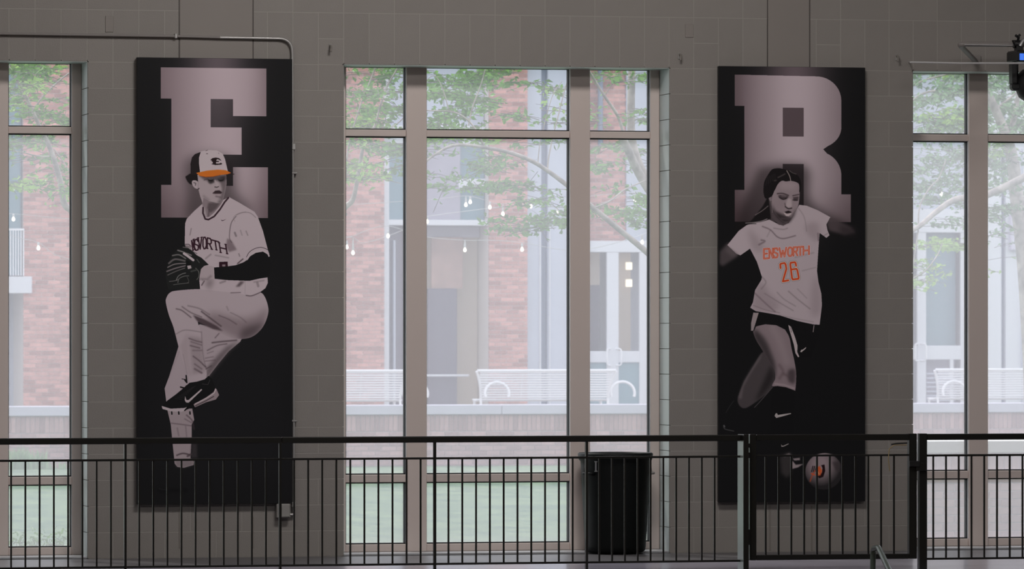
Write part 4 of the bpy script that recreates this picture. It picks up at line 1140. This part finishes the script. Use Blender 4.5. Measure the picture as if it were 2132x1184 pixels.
wl_ = MB().box(bx(2102), bx(2126), YB - .10, YB + .06, bz(518), bz(438), .02).build('wall_sconce', M['stone'], BD)
bp('parapet', -400, 2600, None, -70, -.2, 1.6, 'stone') if False else None
MB().box(bx(-2200), bx(2900), YB - .3, YB + 1.6, ztop, ztop + .5).build('cornice', M['stone'], BD)

# ---- near seat wall outside the right window
nxl = px(1870, YNEAR); nxr = px(2300, YNEAR)
NW = empty('seat_wall', (nxl, YNEAR, ZG), label='pale pink brick seat wall with a white stone cap right outside the right window', cat='garden wall')
nz = lambda v: pz(v, YNEAR, 2030)
MB().box(nxl, nxr, YNEAR + .012, YNEAR + .34, ZG - .1, nz(942)).build('mortar_bed', M['pale_mortar'], NW)
x = nxl
while x < nxr: 
    e = min(x + .78, nxr)
    MB().box(x + .002, e - .002, YNEAR - .06, YNEAR + .42, nz(942), nz(917), .006).build('cap_stone', M['white_stone'], NW); x += .78
nb = Bricks(NW, 300, 'pale_brick', 'pale_brick')
nb.soldiers(nxl, nxr, nz(986), nz(943) - nz(986), YNEAR)
nb.field(nxl, nxr, nz(986) - 11 * BH - .008, nz(986) - .012, YNEAR)
nb.done()

# ---- trees
def limb(mb, pts, y, r0, r1, jit=0):
    """pts: (u, v, dy)"""
    q = [P(u, v, y + d) for u, v, d in pts]; n = len(q)
    # resample smoothly
    out = []
    for i in range(n - 1):
        p0, p1, p2, p3 = q[max(i-1, 0)], q[i], q[i+1], q[min(i+2, n-1)]
        for k in range(5):
            t = k / 5
            out.append(.5 * ((2*p1) + (p2-p0)*t + (2*p0-5*p1+4*p2-p3)*t*t + (3*p1-p0-3*p2+p3)*t**3))
    out.append(q[-1]); m = len(out)
    mb.tube(out, [r0 + (r1 - r0) * i / (m - 1) for i in range(m)], 8)
    return out
def leaves(mb, p, size, n, spread):
    for _ in range(n):
        c = p + Vector((RND.gauss(0, spread[0]), RND.gauss(0, spread[1]), RND.gauss(0, spread[2])))
        a = Vector((RND.uniform(-1, 1), RND.uniform(-1, 1), RND.uniform(-.6, .6))).normalized()
        nrm = Vector((RND.uniform(-1, 1), RND.uniform(-1.2, .4), RND.uniform(.1, 1.2))).normalized()
        b = a.cross(nrm)
        if b.length < .1: continue
        b.normalize(); L = size * RND.uniform(.65, 1.25); w = L * .52
        k = b.cross(a) * L * .12
        mb.add([c - a*L/2, c - a*L*.05 + b*w/2 + k, c + a*L/2, c - a*L*.05 - b*w/2 + k], [(0, 1, 2), (0, 2, 3)])
DENS = .92
def sprays(mb, tw, y, regs, size):
    """regs: (u0, u1, v0, v1, sprays, leaves per spray); every spray has its own twig and depth"""
    for u0, u1, v0, v1, ns, nl in regs:
        hub = [(RND.uniform(u0, u1), RND.uniform(v0, v1), y + RND.uniform(-.5, 2.2)) for _ in range(max(2, ns // 5))]
        for _ in range(int(ns * DENS)):
            hu, hv, hy = RND.choice(hub)
            u, v, yy = hu + RND.gauss(0, 15), hv + RND.gauss(0, 5), hy + RND.gauss(0, .18)
            c = P(u, v, yy); d = Vector((RND.uniform(-1, 1), RND.uniform(-.7, .7), RND.uniform(-.15, .2))).normalized()
            ln = RND.uniform(.12, .26)
            tw.tube([c - d*ln, c + Vector((0, 0, .012)), c + d*ln], [.0035, .003, .0015], 4, False)
            for k in range(int(nl * .62)):
                leaves(mb, c + d * RND.uniform(-ln, ln), size, 1, (.03, .035, .02))
def tree(loc, label, y, limbs, regs, size, leafm='leaf', barkm='bark', extra=None, group='trees in the courtyard'):
    T = empty('courtyard_tree', loc, label=label, cat='tree', group=group)
    for i, (pts, r0, r1) in enumerate(limbs):
        mb = MB(); limb(mb, pts, y, r0, r1); mb.build('trunk' if i == 0 else 'limb', M[barkm], T)
    lf, tw = MB(), MB(); sprays(lf, tw, y, regs, size)
    tw.build('twigs', M['bark_dark'], T, 'stuff'); lf.build('foliage', M[leafm], T, 'stuff')
    if extra:
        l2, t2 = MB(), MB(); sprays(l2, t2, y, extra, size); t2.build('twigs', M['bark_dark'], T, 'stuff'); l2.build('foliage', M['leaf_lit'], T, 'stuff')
    return T
YA = 9.0
ba = P(1440, 1400, YA); ba.z = lawn_z(ba.x, YA) - .02
def ground_v(y, u): return VH + (EYE - lawn_z(px(u, y), y)) * F_PX / ((y + D0) * FW[1] + (px(u, y) - CX) * FW[0])
def gpt(u, y): return (u, ground_v(y, u) + 2, 0)
tree(ba, 'pale barked tree standing behind the soccer banner pier, limbs reaching across the middle window', YA,
     [([gpt(1452, YA), (1448, 900, 0), (1440, 700, 0), (1425, 560, 0), (1400, 470, 0)], .085, .06),
      ([(1400, 470, 0), (1362, 410, 0), (1330, 360, 0), (1302, 300, -.2), (1292, 285, -.2)], .052, .035),
      ([(1410, 500, .1), (1366, 400, .2), (1334, 350, .2), (1316, 290, .2), (1314, 220, .2), (1316, 130, .2), (1318, 60, .2)], .048, .036),
      ([(1302, 296, -.2), (1288, 245, -.2), (1262, 205, -.3), (1240, 170, -.3), (1222, 140, -.4), (1190, 90, -.4)], .017, .009),
      ([(1440, 640, -.2), (1395, 575, -.3), (1350, 528, -.4), (1290, 478, -.5), (1230, 428, -.6), (1180, 385, -.7), (1120, 342, -.8), (1070, 320, -.9), (1015, 308, -1.0), (950, 302, -1.1), (905, 322, -1.1), (860, 360, -1.2)], .036, .009),
      ([(1140, 356, -.7), (1142, 330, -.7), (1150, 290, -.7), (1165, 230, -.7), (1178, 180, -.7), (1190, 150, -.7)], .009, .004),
      ([(1120, 342, -.7), (1122, 315, -.7), (1128, 280, -.7), (1150, 200, -.8), (1170, 170, -.8)], .006, .003),
      ([(1010, 308, -1), (985, 262, -1), (960, 240, -1), (935, 232, -1), (890, 230, -1), (850, 225, -1)], .010, .005),
      ([(975, 262, -1), (985, 220, -1), (1000, 180, -1), (1010, 145, -1), (1020, 100, -1)], .008, .004),
      ([(935, 232, -1), (925, 195, -1), (912, 165, -1), (900, 158, -1), (885, 170, -1)], .006, .003),
      ([(1230, 434, -.6), (1255, 426, -.6), (1275, 415, -.6), (1300, 395, -.4), (1345, 375, -.2)], .008, .006)],
     [(888, 1012, 140, 200, 62, 17), (888, 1010, 200, 270, 60, 17), (1000, 1100, 142, 180, 22, 13), (985, 1090, 235, 262, 10, 11), (1130, 1186, 165, 265, 12, 9),
      (1225, 1345, 150, 180, 16, 12), (1225, 1280, 240, 265, 8, 10), (1320, 1346, 160, 270, 14, 12), (888, 950, 290, 330, 8, 8), (895, 960, 365, 395, 16, 12), (1000, 1020, 290, 400, 18, 12), (1000, 1100, 320, 350, 12, 11),
      (990, 1190, 375, 410, 34, 14), (1040, 1190, 410, 490, 40, 13), (1100, 1170, 290, 330, 10, 9), (1228, 1350, 305, 350, 28, 12), (1228, 1350, 380, 480, 46, 13), (1228, 1260, 345, 380, 10, 10),
      (1020, 1180, 440, 480, 16, 12)],
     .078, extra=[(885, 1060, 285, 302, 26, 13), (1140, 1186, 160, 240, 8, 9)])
YT2 = 8.2
bt = P(640, 1300, YT2); bt.z = lawn_z(bt.x, YT2)
tree(bt, 'pale barked tree standing behind the wall pier left of the middle window', YT2,
     [([gpt(655, YT2), (660, 900, 0), (670, 700, 0), (680, 560, 0), (700, 470, 0), (716, 440, 0)], .06, .042),
      ([(690, 470, 0), (718, 432, 0), (733, 418, 0), (740, 395, 0), (748, 350, 0), (755, 310, 0), (762, 280, 0)], .030, .013),
      ([(762, 282, 0), (780, 262, .1), (792, 220, .1), (806, 180, .1), (822, 152, .1), (845, 110, .1)], .012, .007),
      ([(716, 440, -.1), (722, 330, -.1), (735, 270, -.1), (752, 215, -.1), (770, 170, -.1), (790, 120, -.1)], .010, .006),
      ([(740, 375, .1), (765, 372, .1), (800, 374, .1), (835, 382, .1)], .006, .003),
      ([(815, 265, .1), (830, 255, .1), (845, 240, .1)], .007, .005)],
     [(718, 845, 142, 170, 26, 13), (735, 800, 160, 205, 18, 13), (716, 800, 195, 265, 52, 14), (800, 845, 190, 245, 22, 14), (760, 845, 285, 355, 34, 13), (718, 740, 345, 385, 8, 10), (790, 845, 340, 370, 8, 10)],
     .072, extra=[(718, 775, 290, 302, 8, 12), (720, 820, 345, 382, 26, 13), (716, 770, 215, 262, 14, 12)])
YT3 = 10.0
b3 = P(215, 1300, YT3); b3.z = lawn_z(b3.x, YT3)
tree(b3, 'pale barked tree standing behind the pitcher banner pier, seen in the left window', YT3,
     [([gpt(225, YT3), (222, 900, 0), (210, 700, 0), (195, 560, 0), (170, 470, 0)], .07, .055),
      ([(170, 470, 0), (148, 438, 0), (134, 424, 0), (126, 380, 0), (118, 350, 0), (108, 318, 0), (96, 290, 0), (82, 262, 0), (62, 218, 0), (40, 175, 0), (12, 130, 0)], .036, .012),
      ([(70, 228, 0), (90, 200, 0), (112, 178, 0), (140, 155, 0), (165, 140, 0)], .010, .006),
      ([(104, 326, 0), (80, 325, .1), (50, 318, .1), (15, 312, .1)], .009, .004),
      ([(112, 310, 0), (128, 330, 0), (145, 358, 0)], .007, .004),
      ([(55, 205, 0), (35, 198, 0), (15, 208, 0)], .006, .004)],
     [(16, 150, 130, 200, 60, 14), (16, 60, 200, 262, 20, 12), (100, 150, 190, 262, 20, 12), (16, 130, 285, 330, 34, 12), (16, 70, 330, 400, 16, 11), (110, 150, 300, 420, 18, 12), (60, 110, 235, 262, 10, 10)],
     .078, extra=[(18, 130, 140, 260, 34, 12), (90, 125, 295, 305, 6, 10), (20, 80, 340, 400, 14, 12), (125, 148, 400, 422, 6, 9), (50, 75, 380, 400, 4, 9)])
# bigger pale tree filling the right window
YT4 = 16.0
b4 = P(2150, 1300, YT4); b4.z = lawn_z(b4.x, YT4)
tree(b4, 'tall pale leaved tree filling the top of the right window', YT4,
     [([gpt(2155, YT4), (2150, 800, 0), (2135, 560, 0), (2118, 420, 0), (2108, 330, 0), (2090, 270, 0), (2062, 205, 0), (2045, 170, 0)], .12, .035),
      ([(2100, 300, 0), (2112, 240, 0), (2120, 200, 0), (2135, 150, 0)], .04, .02),
      ([(2150, 360, -1), (2090, 390, -1), (2040, 410, -1), (1990, 415, -1.1), (1950, 440, -1.2), (1915, 470, -1.3), (1880, 488, -1.4)], .045, .025),
      ([(2060, 202, 0), (2030, 190, 0), (1985, 184, 0), (1940, 190, 0), (1915, 198, 0), (1885, 222, 0)], .018, .010),
      ([(1912, 470, -1.2), (1915, 430, -1.2), (1935, 392, -1.2), (1955, 370, -1.2), (1970, 330, -1.2)], .010, .006),
      ([(1890, 585, -1.4), (1925, 565, -1.4), (1952, 530, -1.4), (1962, 505, -1.4)], .009, .005),
      ([(1912, 478, -1.3), (1906, 520, -1.3), (1898, 570, -1.3)], .009, .006),
      ([(2075, 225, 0), (2095, 210, 0), (2120, 190, 0), (2150, 165, 0)], .014, .009),
      ([(1900, 178, 0), (1930, 165, 0), (1970, 155, 0), (2010, 140, 0)], .010, .008)],
     [(1893, 2140, 120, 210, 200, 15), (1893, 2140, 210, 300, 190, 15), (1893, 2140, 300, 400, 170, 14), (1895, 2010, 400, 470, 34, 12), (2050, 2140, 400, 470, 44, 13), (2050, 2140, 470, 560, 10, 9), (1896, 1940, 540, 575, 4, 8)],
     .080, 'leaf_pale', extra=[(1915, 2000, 235, 275, 30, 13), (1940, 2000, 490, 545, 34, 14), (1900, 1960, 545, 600, 22, 12), (2052, 2085, 280, 370, 14, 12), (2055, 2070, 540, 565, 3, 9), (1960, 2000, 150, 175, 8, 10)])

# ---- ornamental grasses at the left end of the garden wall, weeds at the left sill
def grass_clump(x, y, z, n, h, sp, label, m='grass_blade', lean=.3):
    T = empty('grass_clump', (x, y, z), label=label, cat='plant', group='grasses in the courtyard')
    g_ = MB()
    for _ in range(n):
        bx_, by_ = x + RND.gauss(0, sp), y + RND.gauss(0, sp * .5); a = RND.uniform(0, 6.28); L = h * RND.uniform(.55, 1.1); w = .008
        d = Vector((math.cos(a), math.sin(a), 0)) * L * lean * RND.random()
        p0 = Vector((bx_, by_, z)); p1 = p0 + Vector((0, 0, L*.6)) + d * .4; p2 = p0 + Vector((0, 0, L)) + d
        s_ = Vector((w, 0, 0))
        g_.add([p0 - s_, p0 + s_, p1 + s_*.8, p1 - s_*.8, p2], [(0, 1, 2, 3), (3, 2, 4)])
    g_.build('blades', M[m], T, 'stuff')
for i, (u, n, h) in enumerate(((24, 60, .30), (44, 70, .34), (60, 60, .28), (82, 50, .30), (100, 20, .14), (128, 18, .12))):
    y = YWALL - .6; x = px(u, y)
    grass_clump(x, y, lawn_z(x, y) - .01, n, h, .05, ('pale grass clump against the garden wall, leftmost in the left window', 'tall pale grass clump against the garden wall, second from the left', 'pale grass clump against the garden wall, third from the left', 'pale grass clump against the garden wall, fourth from the left', 'short grass clump near the middle of the left window', 'short grass clump at the right side of the left window')[i], lean=.35)
for i, u in enumerate((38, 72, 98, 130)):
    y = 1.6; x = px(u, y); T = empty('ground_plant', (x, y, ZG), label=('small leafy plant at the left window sill, leftmost of four', 'small leafy plant at the left window sill, second from the left', 'small leafy plant at the left window sill, third from the left', 'small leafy plant at the left window sill, nearest the jamb')[i], cat='plant', group='leafy plants outside the left window sill')
    lf = MB(); leaves(lf, Vector((x, y, ZG + .10)), .045, 60, (.055, .05, .05)); lf.build('leaves', M['leaf'], T, 'stuff')
    st_ = MB()
    for _ in range(6): st_.tube([(x, y, ZG - .01), (x + RND.gauss(0, .03), y + RND.gauss(0, .03), ZG + .12)], .002, 4)
    st_.build('stems', M['leaf'], T, 'stuff')

# ---- string lights
def string(y, pts, bulbs, label):
    T = empty('string_light', P(*pts[0][:2], y), label=label, cat='string light', group='bulb strings over the courtyard')
    q = [P(*(p if len(p) == 3 else (*p, y))) for p in pts]; out = []
    for i in range(len(q) - 1):
        p0, p1, p2, p3 = q[max(i-1, 0)], q[i], q[i+1], q[min(i+2, len(q)-1)]
        for k in range(8):
            t = k / 8; out.append(.5 * ((2*p1) + (p2-p0)*t + (2*p0-5*p1+4*p2-p3)*t*t + (3*p1-p0-3*p2+p3)*t**3))
    out.append(q[-1])
    MB().tube(out, .0035, 6).build('cable', M['cable'], T)
    for u, v in bulbs:
        c = P(u, v, y)
        j = min(out, key=lambda p: abs(p.x - c.x)); 
        k = MB(); r = .021
        k.lathe(c, [(0, -r), (r*.6, -r*.8), (r, 0), (r*.75, r*.9), (r*.4, r*1.6), (.009, r*2.0), (0, r*2)], 14); b_ = k.build('bulb', M['bulb'], T)
        MB().tube([c + Vector((0, 0, r*1.6)), c + Vector((0, 0, r*3.4)), (c.x, c.y, max(j.z, c.z + r*3.6))], [.014, .013, .004], 8).build('socket', M['cable'], b_)
string(22, [(-60, 450), (30, 492), (80, 505), (150, 540), (400, 560), (700, 495), (760, 505), (860, 470), (890, 450), (1300, 400, YB - .1)], [(80, 517), (735, 527), (808, 492), (889, 462)], 'string of glowing bulbs crossing the left half of the courtyard')
string(23, [(520, 400, .52), (640, 500), (715, 497), (800, 470), (880, 492), (968, 500), (1020, 500), (1087, 505), (1200, 520), (1337, 488), (1500, 420, YB - .1)], [(722, 515), (968, 521), (1087, 520), (1337, 505)], 'lower string of glowing bulbs across the middle window')
string(26, [(-100, 430), (28, 445), (400, 470), (700, 430), (900, 415), (975, 408), (1045, 425), (1105, 412), (1200, 440), (1322, 400), (1500, 390), (1960, 388), (2300, 380)], [(28, 457), (970, 427), (979, 421), (1020, 432), (1047, 446), (1105, 430), (1160, 445), (1322, 417), (1960, 405), (2070, 398)], 'upper string of glowing bulbs crossing the whole courtyard')
